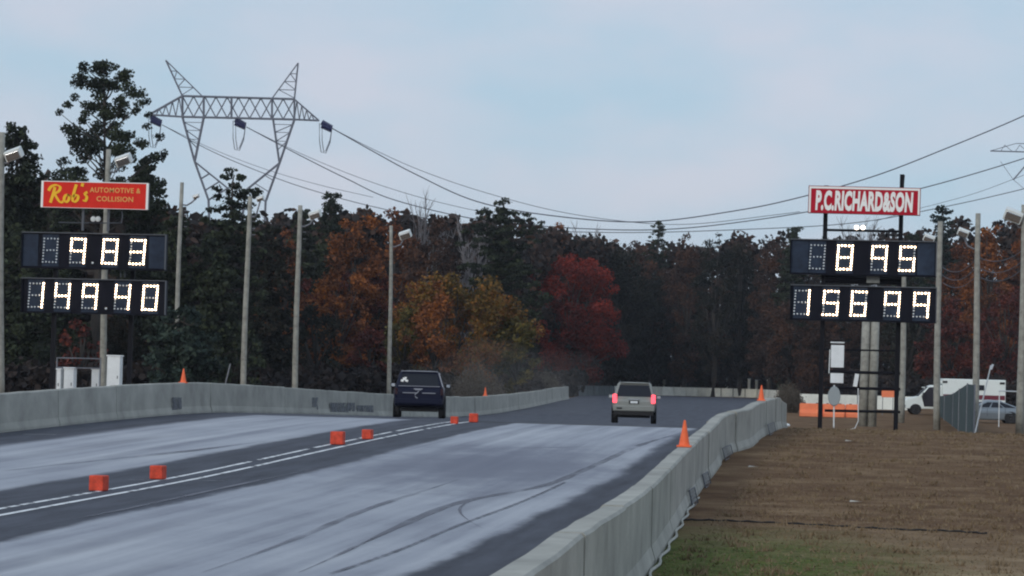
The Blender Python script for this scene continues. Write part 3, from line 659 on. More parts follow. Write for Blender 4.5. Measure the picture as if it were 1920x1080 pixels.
# ------------------------------------------------------------------ pylons and power lines
def pylon(D, kx, tx, ty, label, rr, full=True):
    q = lambda p: (tx+(p[0]-280)*kx, ty+(p[1]-215)*kx)
    base = gpt(q((440, 0))[0], D); root = empty('pylon', base, 0, label, 'pylon', 'lattice pylons of the power line'); off = Vector((-.13, 1, 0))*(.45*kx*D/370)
    def seg(mb, a, b, r, mode=2):
        A, B = at(*q(a), D)-base, at(*q(b), D)-base
        if mode == 2:
            for s in (-1, 1): mb.tube(A+off*s, B+off*s, r, steel, n=4, cap=False)
        else: mb.tube(A, B, r, steel, n=4, cap=False)
    def cross(mb, a): 
        A = at(*q(a), D)-base; mb.tube(A-off, A+off, rr*.8, steel, n=4)
    # bridge
    mb = MB(); T = lambda x: 180+(x-342)*.028; B = lambda x: 219+(x-342)*.024
    seg(mb, (342, T(342)), (552, T(552)), rr*1.15); seg(mb, (342, B(342)), (552, B(552)), rr*1.15)
    xs_ = [342+i*21 for i in range(11)]
    for i in range(10):
        a, b = xs_[i], xs_[i+1]
        seg(mb, (a, B(a)), (b, T(b)), rr*.8, 1); seg(mb, (a, T(a)), (b, B(b)), rr*.8, 1)
        cross(mb, (a, T(a))); cross(mb, (a, B(a)))
    for x in (342, 382, 434, 510, 552): seg(mb, (x, T(x)), (x, B(x)), rr)
    mb.build('bridge', root)
    for tip, x, sg_ in (((280, 215), 342, -1), ((598, 226), 552, 1)):
        mb = MB(); seg(mb, (x, T(x)), tip, rr); seg(mb, (x, B(x)), tip, rr)
        n = 5; lo = [(x+(tip[0]-x)*i/n, B(x)+(tip[1]-B(x))*i/n) for i in range(n)]; hi = [(x+(tip[0]-x)*(i+.5)/n, T(x)+(tip[1]-T(x))*(i+.5)/n) for i in range(n)]
        for i in range(n-1): seg(mb, lo[i], hi[i], rr*.7, 1); seg(mb, hi[i], lo[i+1], rr*.7, 1)
        mb.build('cross_arm', root)
    for tip, xa, xb in (((311, 113), 342, 380), ((559, 118), 552, 510)):
        mb = MB(); A, Bq = (xa, T(xa)), (xb, T(xb)); seg(mb, A, tip, rr*1.1, 1); seg(mb, Bq, tip, rr*.8, 1)
        for u in (.25, .48, .7):
            a1 = (A[0]+(tip[0]-A[0])*u, A[1]+(tip[1]-A[1])*u); b1 = (Bq[0]+(tip[0]-Bq[0])*u, Bq[1]+(tip[1]-Bq[1])*u); seg(mb, a1, b1, rr*.6, 1)
            u2 = u-.22; a2 = (A[0]+(tip[0]-A[0])*u2, A[1]+(tip[1]-A[1])*u2); seg(mb, a2, b1, rr*.6, 1)
        mb.build('earth_peak', root)
    wl = (428, 470); wr = (452, 470)
    for xa, xb, node, s in ((342, 382, (365, 303), -1), (552, 512, (524, 306), 1)):
        mb = MB(); seg(mb, (xa, B(xa)), node, rr*1.1); seg(mb, (xb, B(xb)), node, rr*1.1)
        for u, v in ((.12, .3), (.3, .5), (.5, .7)):
            a1 = (xa+(node[0]-xa)*u, B(xa)+(node[1]-B(xa))*u); b1 = (xb+(node[0]-xb)*v, B(xb)+(node[1]-B(xb))*v); seg(mb, a1, b1, rr*.7, 1)
            b2 = (xb+(node[0]-xb)*u, B(xb)+(node[1]-B(xb))*u); seg(mb, a1, b2, rr*.5, 1)
        outer_b = (node[0]-s*26, node[1]+72); inner_b = (node[0]-s*62, node[1]+50)
        seg(mb, node, outer_b, rr*1.1); seg(mb, node, inner_b, rr*1.1); seg(mb, inner_b, outer_b, rr*.8)
        for u in (.45, .75):
            a1 = (node[0]+(outer_b[0]-node[0])*u, node[1]+(outer_b[1]-node[1])*u); b1 = (node[0]+(inner_b[0]-node[0])*u, node[1]+(inner_b[1]-node[1])*u); seg(mb, a1, b1, rr*.6)
        foot = (node[0]-s*38, 690+(0 if kx > .9 else 160)); seg(mb, outer_b, foot, rr*1.1); seg(mb, inner_b, (445, 470), rr*1.1); seg(mb, (445, 470), foot, rr)
        mb.build('leg', root)
    for x, y in ((283, 219), (441, 224), (603, 229)):
        mb = MB()
        for dy in (0, 6):
            a, b = at(*q((x, y+dy)), D)-base, at(*q((x+19, y+11+dy*.6)), D)-base; mb.tube(a, b, rr*1.2, insul)
            for u in range(8): c = a+(b-a)*(u+.5)/8; dd = (b-a).normalized()*rr; mb.tube(c-dd*.6, c+dd*.6, rr*3.2, insul, n=8)
        mb.build('insulator', root)
        mb = MB()
        for e in (0, 5): mb.path([at(*q(p), D)-base for p in ((x-4+e, y+2), (x-4+e, y+35), (x-1+e, y+56), (x+8, y+58-e), (x+16, y+38-e), (x+19, y+14))], rr*.45, wirem, 4)
        mb.build('jumper_loop', root)
    return root
pylon(370, 1.0, 280, 215, 'large grey lattice pylon above the trees on the left', .12)
# a second tower, mostly outside the frame
D2 = 430; g2 = gpt(1962, D2); TW = empty('transmission_tower', g2, 0, 'end of a thin steel crossarm with a hanging brace, cut off by the right edge', 'pylon')
q2 = lambda x, y: at(x, y, D2)-g2
mb = MB(); mb.tube(q2(1857, 283), q2(2066, 289), .13, steel, n=4); mb.tube(q2(1857, 283), q2(1905, 269), .07, steel, n=4); mb.tube(q2(1905, 269), q2(2018, 272), .08, steel, n=4); mb.tube(q2(2018, 272), q2(2066, 289), .07, steel, n=4)
for x in (1876, 1904, 1932, 1992, 2020): mb.tube(q2(x, 284), q2(x+8, 272), .06, steel, n=4); mb.tube(q2(x+8, 272), q2(x+22, 284), .06, steel, n=4)
mb.build('cross_arm', TW)
for s_ in (-1, 1):
    mb = MB(); c = 1962; mb.tube(q2(c+s_*86, 303), q2(c+s_*62, 337), .05, steel, n=4); mb.tube(q2(c+s_*62, 337), q2(c+s_*30, 300), .14, steel, n=4); mb.tube(q2(c+s_*62, 337), q2(c+s_*20, 372), .05, steel, n=4); mb.build('brace', TW)
    mb = MB(); mb.tube(q2(c+s_*30, 285), q2(c+s_*14, 420), .14, steel, n=4); mb.tube(q2(c+s_*14, 420), Vector((s_*3, 0, 0)), .16, steel, n=4)
    for k in range(8): mb.tube(q2(c+s_*(30-2*k), 285+17*k), q2(c-s_*(28-2*k), 302+17*k), .06, steel, n=4)
    mb.build('leg', TW)
def cr(pts, n=8):
    P = []
    for i in range(len(pts)-1):
        a, b, c, d = pts[max(i-1, 0)], pts[i], pts[i+1], pts[min(i+2, len(pts)-1)]
        for j in range(n):
            t = j/n; P.append(tuple(.5*((2*b[k])+(c[k]-a[k])*t+(2*a[k]-5*b[k]+4*c[k]-d[k])*t*t+(3*b[k]-a[k]-3*c[k]+d[k])*t**3) for k in range(2)))
    P.append(pts[-1]); return P
lines = [([(622, 240), (700, 284), (780, 327), (895, 378), (1040, 405), (1210, 416), (1380, 395), (1500, 370), (1640, 330), (1770, 280), (1920, 217), (2080, 140)], .10, 'power line from the right insulator of the left pylon, topmost wire at right'),
         ([(622, 240), (700, 280), (790, 320), (900, 358), (1040, 395), (1180, 416), (1300, 420), (1460, 402), (1500, 397)], .055, 'thin second wire beside the power line from the right insulator'),
         ([(462, 238), (560, 290), (650, 335), (740, 375), (900, 412), (1080, 428), (1250, 430), (1420, 412), (1590, 383), (1740, 350), (1920, 297), (2080, 240)], .09, 'power line from the middle insulator of the left pylon'),
         ([(462, 238), (560, 286), (660, 328), (760, 362), (860, 388), (960, 408)], .05, 'thin second wire beside the middle power line'),
         ([(304, 234), (400, 285), (500, 327), (590, 358), (720, 392), (900, 425), (1150, 436), (1400, 430), (1600, 418), (1760, 390), (1920, 354), (2080, 310)], .07, 'lowest power line, from the left insulator of the left pylon'),
         ([(304, 234), (400, 280), (500, 318), (600, 347), (700, 370)], .045, 'thin second wire beside the left power line'),
         ([(1640, 415), (1720, 392), (1820, 365), (1900, 336), (1990, 300)], .04, 'faint wire to the waist of the second pylon')]
for pts, r, lab in lines:
    P = cr(pts); n = len(P); mb = MB(); mb.path([at(x, y, 370+(330-370)*((x-300)/1700)) for x, y in P], r*.75, wirem, 5); tag(mb.build('power_line'), lab, 'power line', 'power lines over the trees')

# ------------------------------------------------------------------ vehicles
def rsec(y, z0, z1, wb, wm, wt, zm):      # rounded closed section of a body at station y
    c = min(.09, (z1-z0)*.2); half = [(0, z0), (wb-.08, z0), (wb-.02, z0+.04), (wb, z0+.12), (wm, zm), (wm-.005, z1-c-.05), (wt, z1-.03), (wt-.1, z1), (0, z1)]
    return [Vector((x, y, z)) for x, z in half]+[Vector((-x, y, z)) for x, z in half[-2:0:-1]]
def wheel_mb(r, w):
    t = MB(); t.lathe([(r*.62, -w/2), (r*.93, -w/2), (r, -w*.34), (r, w*.34), (r*.93, w/2), (r*.62, w/2)], (0, 0, 0), rubber, 28, 'X')
    rm = MB()
    for s in (-1, 1):
        rm.lathe([(r*.64, s*w*.30), (r*.64, s*w*.5), (r*.58, s*w*.5), (r*.56, s*w*.36)], (0, 0, 0), chrome, 24, 'X'); rm.lathe([(.02, s*w*.3), (r*.55, s*w*.3), (r*.55, s*w*.34), (.02, s*w*.34)], (0, 0, 0), rubber, 16, 'X')
        for k in range(5):
            a = k*2*math.pi/5; c = Vector((s*w*.42, math.cos(a)*r*.33, math.sin(a)*r*.33)); rm.box(c, (w*.12, r*.56, r*.16), chrome, Matrix.Rotation(a, 3, 'X'))
        rm.lathe([(.03, s*w*.36), (r*.14, s*w*.36), (r*.12, s*w*.5), (.02, s*w*.5)], (0, 0, 0), chrome, 12, 'X')
    return t, rm
def vehicle(name, label, cat, loc, rz, L_, W_, H_, belt, clr, pm, cab, rw_=.36, light=None, trim=None, extras=None, bumper=None):
    root = empty(name, loc, rz, label, cat); hw = W_/2; yb, yf = -L_/2, L_/2
    mb = MB(); zb = clr
    st = [(yb, zb+.18, belt-.16, .86), (yb+.05, zb+.06, belt-.04, .95), (yb+.25, zb, belt, .99), (yb+.9, zb-.03, belt, 1), (0, zb-.04, belt, 1), (yf-1.5, zb-.03, belt-.02, 1), (yf-1.0, zb-.02, belt-.1, .99), (yf-.3, zb, belt-.17, .95), (yf-.05, zb+.08, belt-.27, .88), (yf, zb+.16, belt-.38, .78)]
    mb.loft([rsec(y, a, b, hw*k-.03, hw*k, hw*k-.05, (a+b)/2+.08) for y, a, b, k in st], pm)
    # cabin: bottom/top y extents and half widths
    b0, b1, t0, t1, wb_, wt_ = cab; zt = H_
    def lvl(y0, y1, w, z, c=.08): return [Vector(v) for v in ((-w+c, y0, z), (w-c, y0, z), (w, y0+c, z), (w, y1-c*2, z), (w-c*1.5, y1, z), (-w+c*1.5, y1, z), (-w, y1-c*2, z), (-w, y0+c, z))]
    mb.loft([lvl(b0, b1, wb_, belt-.05), lvl(b0+.0*(t0-b0), b1, wb_, belt), lvl(t0-.03, t1+.06, wt_+.02, zt-.07), lvl(t0+.05, t1-.05, wt_-.06, zt-.015), lvl(t0+.25, t1-.3, wt_-.3, zt)], pm)
    body = mb.build('body', root, bevel=.02)
    # glass
    def P(y0, w0, z0, t): return None
    g = MB(); z0, z1 = belt+.05, zt-.13; f = lambda z: (z-belt)/(zt-.07-belt)
    yy0, yy1 = b0+(t0-.03-b0)*f(z0), b0+(t0-.03-b0)*f(z1); w0, w1 = wb_+(wt_+.02-wb_)*f(z0)-.12, wb_+(wt_+.02-wb_)*f(z1)-.11
    g.slab([(-w0, yy0, z0), (w0, yy0, z0), (w1, yy1, z1), (-w1, yy1, z1)], .012, glass); g.build('rear_window', root)
    g = MB(); yy0, yy1 = b1+(t1+.06-b1)*f(z0), b1+(t1+.06-b1)*f(z1)
    g.slab([(w0, yy0, z0), (-w0, yy0, z0), (-w1, yy1, z1), (w1, yy1, z1)], .012, glass); g.build('windscreen', root)
    for s in (-1, 1):
        xw = lambda z: wb_+(wt_+.02-wb_)*f(z); ya = lambda z: b0+(t0-.03-b0)*f(z)+.16; yc = lambda z: b1+(t1+.06-b1)*f(z)-.30; n = 3
        cuts = [0, .32, .66, 1]
        for i in range(n):
            u, v = cuts[i]+.02, cuts[i+1]-.02; Y = lambda z, q: ya(z)+(yc(z)-ya(z))*q
            q = [(s*xw(z0), Y(z0, u), z0), (s*xw(z0), Y(z0, v), z0), (s*xw(z1), Y(z1, v), z1), (s*xw(z1), Y(z1, u), z1)]
            if s < 0: q = q[::-1]
            g = MB(); g.slab(q, .01, glass); g.build('side_window', root)
        mb = MB(); mb.box((s*(hw+.09), b1-.55, belt+.07), (.18, .1, .15), pm); mb.box((s*(hw+.09), b1-.605, belt+.07), (.14, .01, .11), chrome); mb.build('wing_mirror', root, bevel=.03)
        # door seams
        mb = MB()
        for q in (.32, .66): mb.box((s*(hw+.001), b0+(b1-b0)*q, (belt+clr)/2+.1), (.012, .015, (belt-clr)*.75), rubber)
        mb.build('door_seam', root)
    t_, rm = wheel_mb(rw_, .23)
    for sx_ in (-1, 1):
        for y in (yb+.86, yf-.88):
            ar = MB(); ar.lathe([(.05, 0), (rw_+.08, 0), (rw_+.08, .012), (.05, .012)], (sx_*(hw-.008)-(0 if sx_ > 0 else .006), y, rw_+.02), rubber, 24, 'X'); ar.build('wheel_arch', root)
            w_ = t_.build('wheel', root, loc=(sx_*(hw-.1), y, rw_), smooth=False); rm.build('rim', w_)
    mb = MB(); mb.box((0, 0, .32), (W_*.72, L_*.8, .14), rubber); mb.box((0, yb+.86, .34), (W_*.7, .12, .12), rubber); mb.build('underbody', root)
    return root, body
blackp = mat('black_paint', (.006, .008, .026), .35, spec=.18)
silverp = mat('champagne_paint', (.27, .28, .26), .35, .06, 2, metal=.35)
bluegrey = mat('bluegrey_paint', (.24, .28, .32), .3, metal=.35)
# black boxy SUV
g = gpt(784, 100.5); L0, W0, H0 = 4.3, 1.86, 1.74
v1, b1 = vehicle('black_suv', 'black boxy sport utility vehicle seen from behind in the left lane', 'car', (g.x-.29, g.y+2.1, gz(g.x, g.y+2)), R(8), L0, W0, H0, 1.13, .42, blackp, (-2.08, 1.0, -1.8, .35, .86, .70), .37)
v1.rotation_euler.x = -.008
greym = mat('grey_trim', (.30, .31, .36), .4)
mb = MB(); mb.box((0, -2.1, .62), (1.7, .14, .20), blackp); mb.build('rear_bumper', v1, bevel=.03)
for x, w_ in ((-.33, .52), (.36, .48)): mb = MB(); mb.box((x, -2.17, .925), (w_, .02, .028), greym); mb.build('trim_strip', v1)
mb = MB(); mb.box((-.03, -2.175, 1.07), (.32, .02, .035), greym); mb.box((-.03, -2.175, 1.035), (.22, .02, .025), greym); mb.build('badge', v1)
mb = MB(); mb.path([(.0, -2.2, 1.0), (-.06, -2.2, .93), (-.14, -2.2, .87), (-.12, -2.2, .78), (-.05, -2.2, .73)], .02, greym); mb.build('tow_strap', v1)
mb = MB()
for x, z, s_ in ((-.62, 1.36, .1), (-.55, 1.42, .11), (-.46, 1.36, .1), (-.5, 1.46, .08)): mb.box((x, -2.03+(z-1.3)*.3-.03, z), (s_, .012, s_*.8), wlet, Matrix.Rotation(.3, 3, 'Y'))
mb.build('window_sticker', v1)
mb = MB(); mb.box((0, -1.86, 1.715), (1.32, .1, .02), greym); mb.build('roof_edge', v1)
mb = MB(); mb.tube((.70, -1.84, 1.66), (.865, -2.1, 1.16), .022, greym); mb.tube((.865, -2.1, 1.16), (.93, -2.05, 1.08), .022, greym); mb.build('pillar_trim', v1)
mb = MB(); mb.box((-.62, -2.02, 1.20), (.02, .02, .02), greym); mb.box((0, -2.075, 1.17), (1.5, .012, .02), greym); mb.build('window_seal', v1)
for s in (-1, 1):
    mb = MB(); mb.box((s*.83, -2.14, .98), (.1, .05, .24), lens); mb.build('tail_light', v1, bevel=.01)
# silver SUV with brake lights lit
g = gpt(1188, 115)
v2, b2 = vehicle('silver_suv', 'silver sport utility vehicle seen from behind with brake lights lit in the right lane', 'car', (g.x-.17, g.y+2.2, gz(g.x, g.y+2.2)), R(4.3), 4.5, 1.84, 1.72, 1.06, .46, silverp, (-2.12, 1.05, -1.82, .3, .87, .68), .37)
v2.rotation_euler.x = -.02
for s in (-1, 1):
    mb = MB(); mb.box((s*.80, -2.235, 1.02), (.17, .09, .36), lens_lit); mb.build('brake_light', v2, bevel=.03)
    mb = MB(); mb.tube((s*.62, -1.6, 1.76), (s*.62, .1, 1.78), .025, edge)
    for y in (-1.55, -.7, .05): mb.box((s*.62, y, 1.735), (.05, .08, .06), edge)
    mb.build('roof_rail', v2)
mb = MB(); mb.box((0, -2.25, .62), (1.72, .16, .24), silverp); mb.build('rear_bumper', v2, bevel=.04)
mb = MB(); mb.box((0, -2.22, .42), (1.6, .16, .16), rubber); mb.box((-.6, -2.345, .62), (.22, .02, .06), rubber); mb.build('bumper_skirt', v2)
mb = MB(); mb.box((0, -2.262, .88), (.42, .02, .14), rubber); mb.box((0, -2.275, .88), (.3, .012, .09), white); mb.build('number_plate', v2)
mb = MB(); mb.box((0, -1.87, 1.68), (1.2, .16, .035), silverp); mb.build('spoiler', v2, bevel=.01)
mb = MB(); mb.box((0, -2.25, 1.0), (.5, .02, .03), chrome); mb.build('tailgate_handle', v2)
# parked blue-grey hatchback side on
g = gpt(1852, 172)
v3, b3 = vehicle('parked_hatchback', 'blue-grey hatchback parked side on beside the ambulance at the right edge', 'car', g, math.pi/2+TH*.6, 4.35, 1.75, 1.42, .92, .24, bluegrey, (-2.0, 1.25, -.75, .25, .82, .66), .32)
# ambulance (a low van-based one)
g = gpt(1790, 196); g.z -= 0; A = empty('ambulance', g, math.pi/2+TH*.6, 'white ambulance with maroon stripe and open cab door behind the poles at right', 'ambulance')
maroon = mat('maroon_stripe', (.15, .012, .03), .5)
whp = mat('ambulance_white', (.82, .88, .86), .35, .03, 1)
mb = MB(); mb.box((0, -1.2, 1.72), (2.3, 4.4, 2.1), whp); mb.build('box_body', A, bevel=.06)
for s in (-1, 1): mb = MB(); mb.box((s*1.153, -1.2, 1.42), (.012, 4.3, .34), maroon); mb.build('stripe', A)
mb = MB(); mb.box((0, -3.41, 1.42), (2.2, .012, .34), maroon); mb.build('stripe', A)
for y in (-3.15, .85):
    for s in (-1, 1): mb = MB(); mb.box((s*1.16, y, 2.52), (.03, .34, .16), rubber); mb.build('scene_light', A)
for s in (-1, 1):
    mb = MB(); mb.box((s*1.165, -2.0, 1.25), (.02, 1.0, .05), chrome); mb.build('grab_rail', A)
    mb = MB(); mb.box((s*1.165, -1.6, 2.15), (.012, .6, .4), glass); mb.build('side_window', A)
mb = MB()
prof = [(1.0, .45), (3.55, .45), (3.62, .6), (3.6, 1.05), (3.45, 1.2), (2.65, 1.38), (1.95, 2.15), (1.7, 2.25), (1.0, 2.25)]
secs = [[Vector((x, y, z)) for y, z in [(yy_, zz_*(1 if abs(x) < 1 else .985)) for yy_, zz_ in prof]] for x in (-1.0, -.94, .94, 1.0)]
mb.loft(secs, whp); mb.build('cab', A, bevel=.04)
mb = MB(); mb.slab([(-.85, 2.68, 1.38), (.85, 2.68, 1.38), (.8, 2.0, 2.12), (-.8, 2.0, 2.12)][::-1], .02, glass); mb.build('windscreen', A)
for s in (-1, 1):   # dark door opening, and the door itself swung out
    q = [(s*1.001, 1.15, .62), (s*1.001, 2.25, .62), (s*1.001, 2.45, 1.4), (s*1.001, 1.95, 2.08), (s*1.001, 1.2, 2.12)]
    mb = MB(); vs = [Vector(v) for v in q]+[Vector((v[0]+s*.015, v[1], v[2])) for v in q]
    mb.add(vs, [(0, 1, 2, 3, 4), (5, 6, 7, 8, 9)]+[(i, (i+1) % 5, 5+(i+1) % 5, 5+i) for i in range(5)], mat('cab_interior', (.012, .01, .02), .7)); mb.build('door_opening' if s > 0 else 'side_glass', A)
D_ = Matrix.Translation((1.02, 2.3, 0)) @ Matrix.Rotation(R(-62), 4, 'Z')
mb = MB()
for (a, b, c, d) in ((-.05, 0, .62, 1.35), (-1.05, -1.1, .62, 1.35)): pass
mb.box(D_ @ Vector((0, -.55, .98)), (.05, 1.1, .72), whp, D_.to_3x3()); mb.box(D_ @ Vector((0, -.55, 1.38)), (.05, 1.1, .05), whp, D_.to_3x3())
mb.box(D_ @ Vector((0, -1.07, 1.72)), (.05, .06, .7), whp, D_.to_3x3()); mb.box(D_ @ Vector((0, -.6, 2.06)), (.05, 1.0, .06), whp, D_.to_3x3()); mb.build('cab_door', A, bevel=.01)
mb = MB(); mb.box((0, .85, 2.62), (1.6, .2, .16), whp); mb.box((0, 1.02, 2.5), (1.9, .25, .2), whp); mb.build('light_bar', A, bevel=.02)
mb = MB(); mb.box((0, 3.62, .62), (2.0, .2, .25), chrome); mb.box((0, 3.6, .95), (1.2, .06, .3), rubber); mb.build('front_bumper', A, bevel=.03); A.scale = (1, 1, .93)
for s in (-1, 1):
    mb = MB(); mb.box((s*.8, 3.6, 1.0), (.26, .08, .2), lampw); mb.build('headlight', A, bevel=.02)
    mb = MB(); mb.box((s*1.25, 2.35, 1.5), (.18, .1, .35), rubber); mb.build('wing_mirror', A)
t_, rm = wheel_mb(.4, .26)
for s in (-1, 1):
    for y in (-2.1, 2.85): w_ = t_.build('wheel', A, loc=(s*.98, y, .4)); rm.build('rim', w_)

# ------------------------------------------------------------------ fence, brace, clutter on the right
g0 = gpt(1826, 119); FN = empty('mesh_fence', g0, 0, 'grey-green cloth-covered fence running back beside the tall pole', 'fence')
cloth = mat('fence_cloth', (.045, .075, .08), .9, .3, 1.2, .4, 8)
fp = [(1826, 119, 722), (1812, 128, 720), (1797, 142, 730), (1786, 158, 738), (1770, 178, 742), (1757, 196, 743)]
P3 = [(gpt(px, d)-g0, at(px, py, d).z) for px, d, py in fp]
for (a, za), (b, zb) in zip(P3, P3[1:]):
    mb = MB(); mb.slab([a+Vector((0, 0, .03)), b+Vector((0, 0, .03)), Vector((b.x, b.y, zb-g0.z)), Vector((a.x, a.y, za-g0.z))], .02, cloth); mb.build('cloth_panel', FN)
for (a, za) in P3: mb = MB(); mb.tube(a, Vector((a.x, a.y, za-g0.z+.04)), .035, gal, n=8); mb.build('post', FN)
mb = MB(); g = gpt(1828, 116.5); mb.tube((0, 0, 0), at(1858, 685, 116.5)-g, .03, white, n=6); mb.tube(at(1858, 693, 116.5)-g, at(1862, 683, 116.5)-g, .05, white); tag(mb.build('leaning_pole', loc=g), 'thin white pole leaning right at the near end of the mesh fence', 'pole')
mb = MB(); g = gpt(1920, 126); a, b = at(1874, 733, 160)-g, at(1960, 736, 126)-g; mb.tube(a, b, .035, white)
mb.tube(Vector((a.x, a.y, a.z)), Vector((a.x, a.y, gz(0, 160)-g.z)), .03, white); mb.tube(b, Vector((b.x, b.y, 0)), .03, white)
tag(mb.build('white_rail', loc=g), 'horizontal white rail reaching the right edge above the grey car', 'railing')
# mesh racks against the right wall
def rack(px, py, w, h, label):
    x, y = gp(px, py); x = wx(RW, y)+.27; z = gz(x, y); r = empty('wire_frame', (x, y, z), 0, label, 'wire frame', 'wire frames leaning on the right wall'); mb = MB()
    for i in range(6): mb.tube((.02+.1*i/5*0, -w/2+w*i/5, 0), (-.05, -w/2+w*i/5, h), .008, gal, n=4)
    for i in range(5): mb.tube((.02-.07*i/4, -w/2, h*i/4), (.02-.07*i/4, w/2, h*i/4), .008, gal, n=4)
    mb.build('mesh', r); mb = MB()
    for s in (-1, 1): mb.tube((.03, s*w/2, 0), (-.05, s*w/2, h+.02), .012, edge)
    mb.tube((-.05, -w/2, h+.02), (-.05, w/2, h+.02), .010, edge); mb.build('frame', r)
rack(1305, 948, 1.6, .30, 'nearest small wire mesh frame leaning on the outside of the right wall'); rack(1335, 912, 2.0, .26, 'second small wire mesh frame leaning on the outside of the right wall')
rack(1400, 860, 4.0, .28, 'third wire mesh frame leaning on the outside of the right wall'); rack(1450, 813, 5.5, .30, 'farthest wire mesh frame leaning on the outside of the right wall')
mb = MB(); pts = []
for i in range(60):
    y = 20+i*.6; x = wx(RW, y)+.25+.03*math.sin(i*1.3); pts.append((x, y, gz(x, y)+.03))
mb.path(pts, .022, mat('pale_rope', (.42, .42, .38), .8, .4, 9), 6); tag(mb.build('rope'), 'pale frayed rope lying along the foot of the right wall', 'rope')
pts = [gp(px, py) for px, py in cr([(1265, 976), (1340, 977), (1440, 981), (1560, 987), (1680, 994), (1780, 997), (1850, 1002)])]
mb = MB(); mb.path([(x, y, gz(x, y)+.015+.01*math.sin(i*2)) for i, (x, y) in enumerate(pts)], .018, rubber, 6); tag(mb.build('cable'), 'thin black cable lying across the grass', 'cable')
x, y = gp(1475, 799); mb = MB(); mb.lathe([(.17, 0), (.18, .06), (.13, .12), (.04, .145)], (0, 0, 0), white, 14); tag(mb.build('ground_marker', loc=(x, y, gz(x, y))), 'small white domed marker on the grass by the far end of the right wall', 'marker')

for i_, (px, py, lab) in enumerate([(1412, 878, 'small pale scrap of paper on the grass nearest the right wall'), (1604, 944, 'pale scrap lying in the middle of the grass'), (1592, 829, 'pale scrap on the grass below the right scoreboard')]):
    x, y = gp(px, py); mb = MB(); mb.slab([(-.12, -.04, .02), (.12, -.05, .035), (.13, .05, .02), (-.1, .06, .05)], .004, mat('paper', (.45, .43, .38), .8)); tag(mb.build('paper_scrap', loc=(x, y, gz(x, y)+.01)), lab, 'litter')

# ------------------------------------------------------------------ trees
bark = mat('bark', (.05, .043, .038), .9, .3, 3); barkp = mat('pale_bark', (.20, .19, .20), .9, .2, 3)
def card(V, Fc, p, s, flat=0.):
    n = Vector((random.gauss(0, 1), random.gauss(0, 1), random.gauss(0, 1)+flat)).normalized(); a = n.orthogonal().normalized(); b = n.cross(a); k = len(V)
    V += [p-a*.9*s-b*.3*s, p-b*.7*s, p+a*s, p+b*.8*s]; Fc.append((k, k+1, k+2, k+3))
def leaves(rg, C, Rd, n, size, flat=.2, squash=.75, shell=.5):
    """leaf-sized pentagons spread through clumps: centres C, radii Rd, n per unit radius squared"""
    C = np.array(C, float); Rd = np.array(Rd, float); cnt = np.maximum(6, (n*Rd**2).astype(int)); I = np.repeat(np.arange(len(C)), cnt); N_ = len(I)
    d = rg.normal(size=(N_, 3)); d /= np.linalg.norm(d, axis=1)[:, None]; d *= (rg.random(N_)**shell*Rd[I])[:, None]; d[:, 2] *= squash; P = C[I]+d
    return cards(rg, P, size*rg.uniform(.5, 1.1, N_), flat)
def cards(rg, P, s, flat):
    N_ = len(P); nn = rg.normal(size=(N_, 3)); nn[:, 2] += flat; nn /= np.linalg.norm(nn, axis=1)[:, None]
    r = rg.normal(size=(N_, 3)); a = np.cross(nn, r); a /= np.linalg.norm(a, axis=1)[:, None]; b = np.cross(nn, a)
    a *= (s*rg.uniform(.7, 1.2, N_))[:, None]; b *= (s*rg.uniform(.45, .9, N_))[:, None]
    return np.stack([P-a*.9-b*.3, P-b, P+a-b*.1, P+a*.4+b, P-a*.5+b*.8], 1).reshape(-1, 3)
def leaf_mesh(name, V, m):
    me = bpy.data.meshes.new(name); nf = len(V)//5; me.vertices.add(len(V)); me.vertices.foreach_set('co', V.astype(np.float32).ravel())
    me.loops.add(len(V)); me.loops.foreach_set('vertex_index', np.arange(len(V), dtype=np.int32)); me.polygons.add(nf)
    me.polygons.foreach_set('loop_start', np.arange(nf, dtype=np.int32)*5); me.materials.append(m); me.update(calc_edges=True); me.validate(); return me
def sph():
    while True:
        v = Vector((random.uniform(-1, 1), random.uniform(-1, 1), random.uniform(-1, 1)))
        if .001 < v.length < 1: return v
def mesh_of(name, V, Fc, mats, mi=None):
    me = bpy.data.meshes.new(name); me.from_pydata([tuple(v) for v in V], [], Fc)
    for m in mats: me.materials.append(m)
    me.update(); return me
def trunk_mesh(h, r, limbs, m, top=.96):
    mb = MB(); pts = [(.12*math.sin(i*.9+h), .12*math.cos(i*1.3), h*top*i/8-(.15 if i == 0 else 0)) for i in range(9)]; mb.path(pts, r, m, 8, r*.18)
    for a, b, q in limbs: mb.path([a, (Vector(a)+Vector(b))/2+Vector((0, 0, -.12)), b], q, m, 5, q*.25)
    me = bpy.data.meshes.new('trunk'); me.from_pydata(mb.v, [], mb.f); me.materials.append(m); me.polygons.foreach_set('use_smooth', [True]*len(mb.f)); me.update(); return me
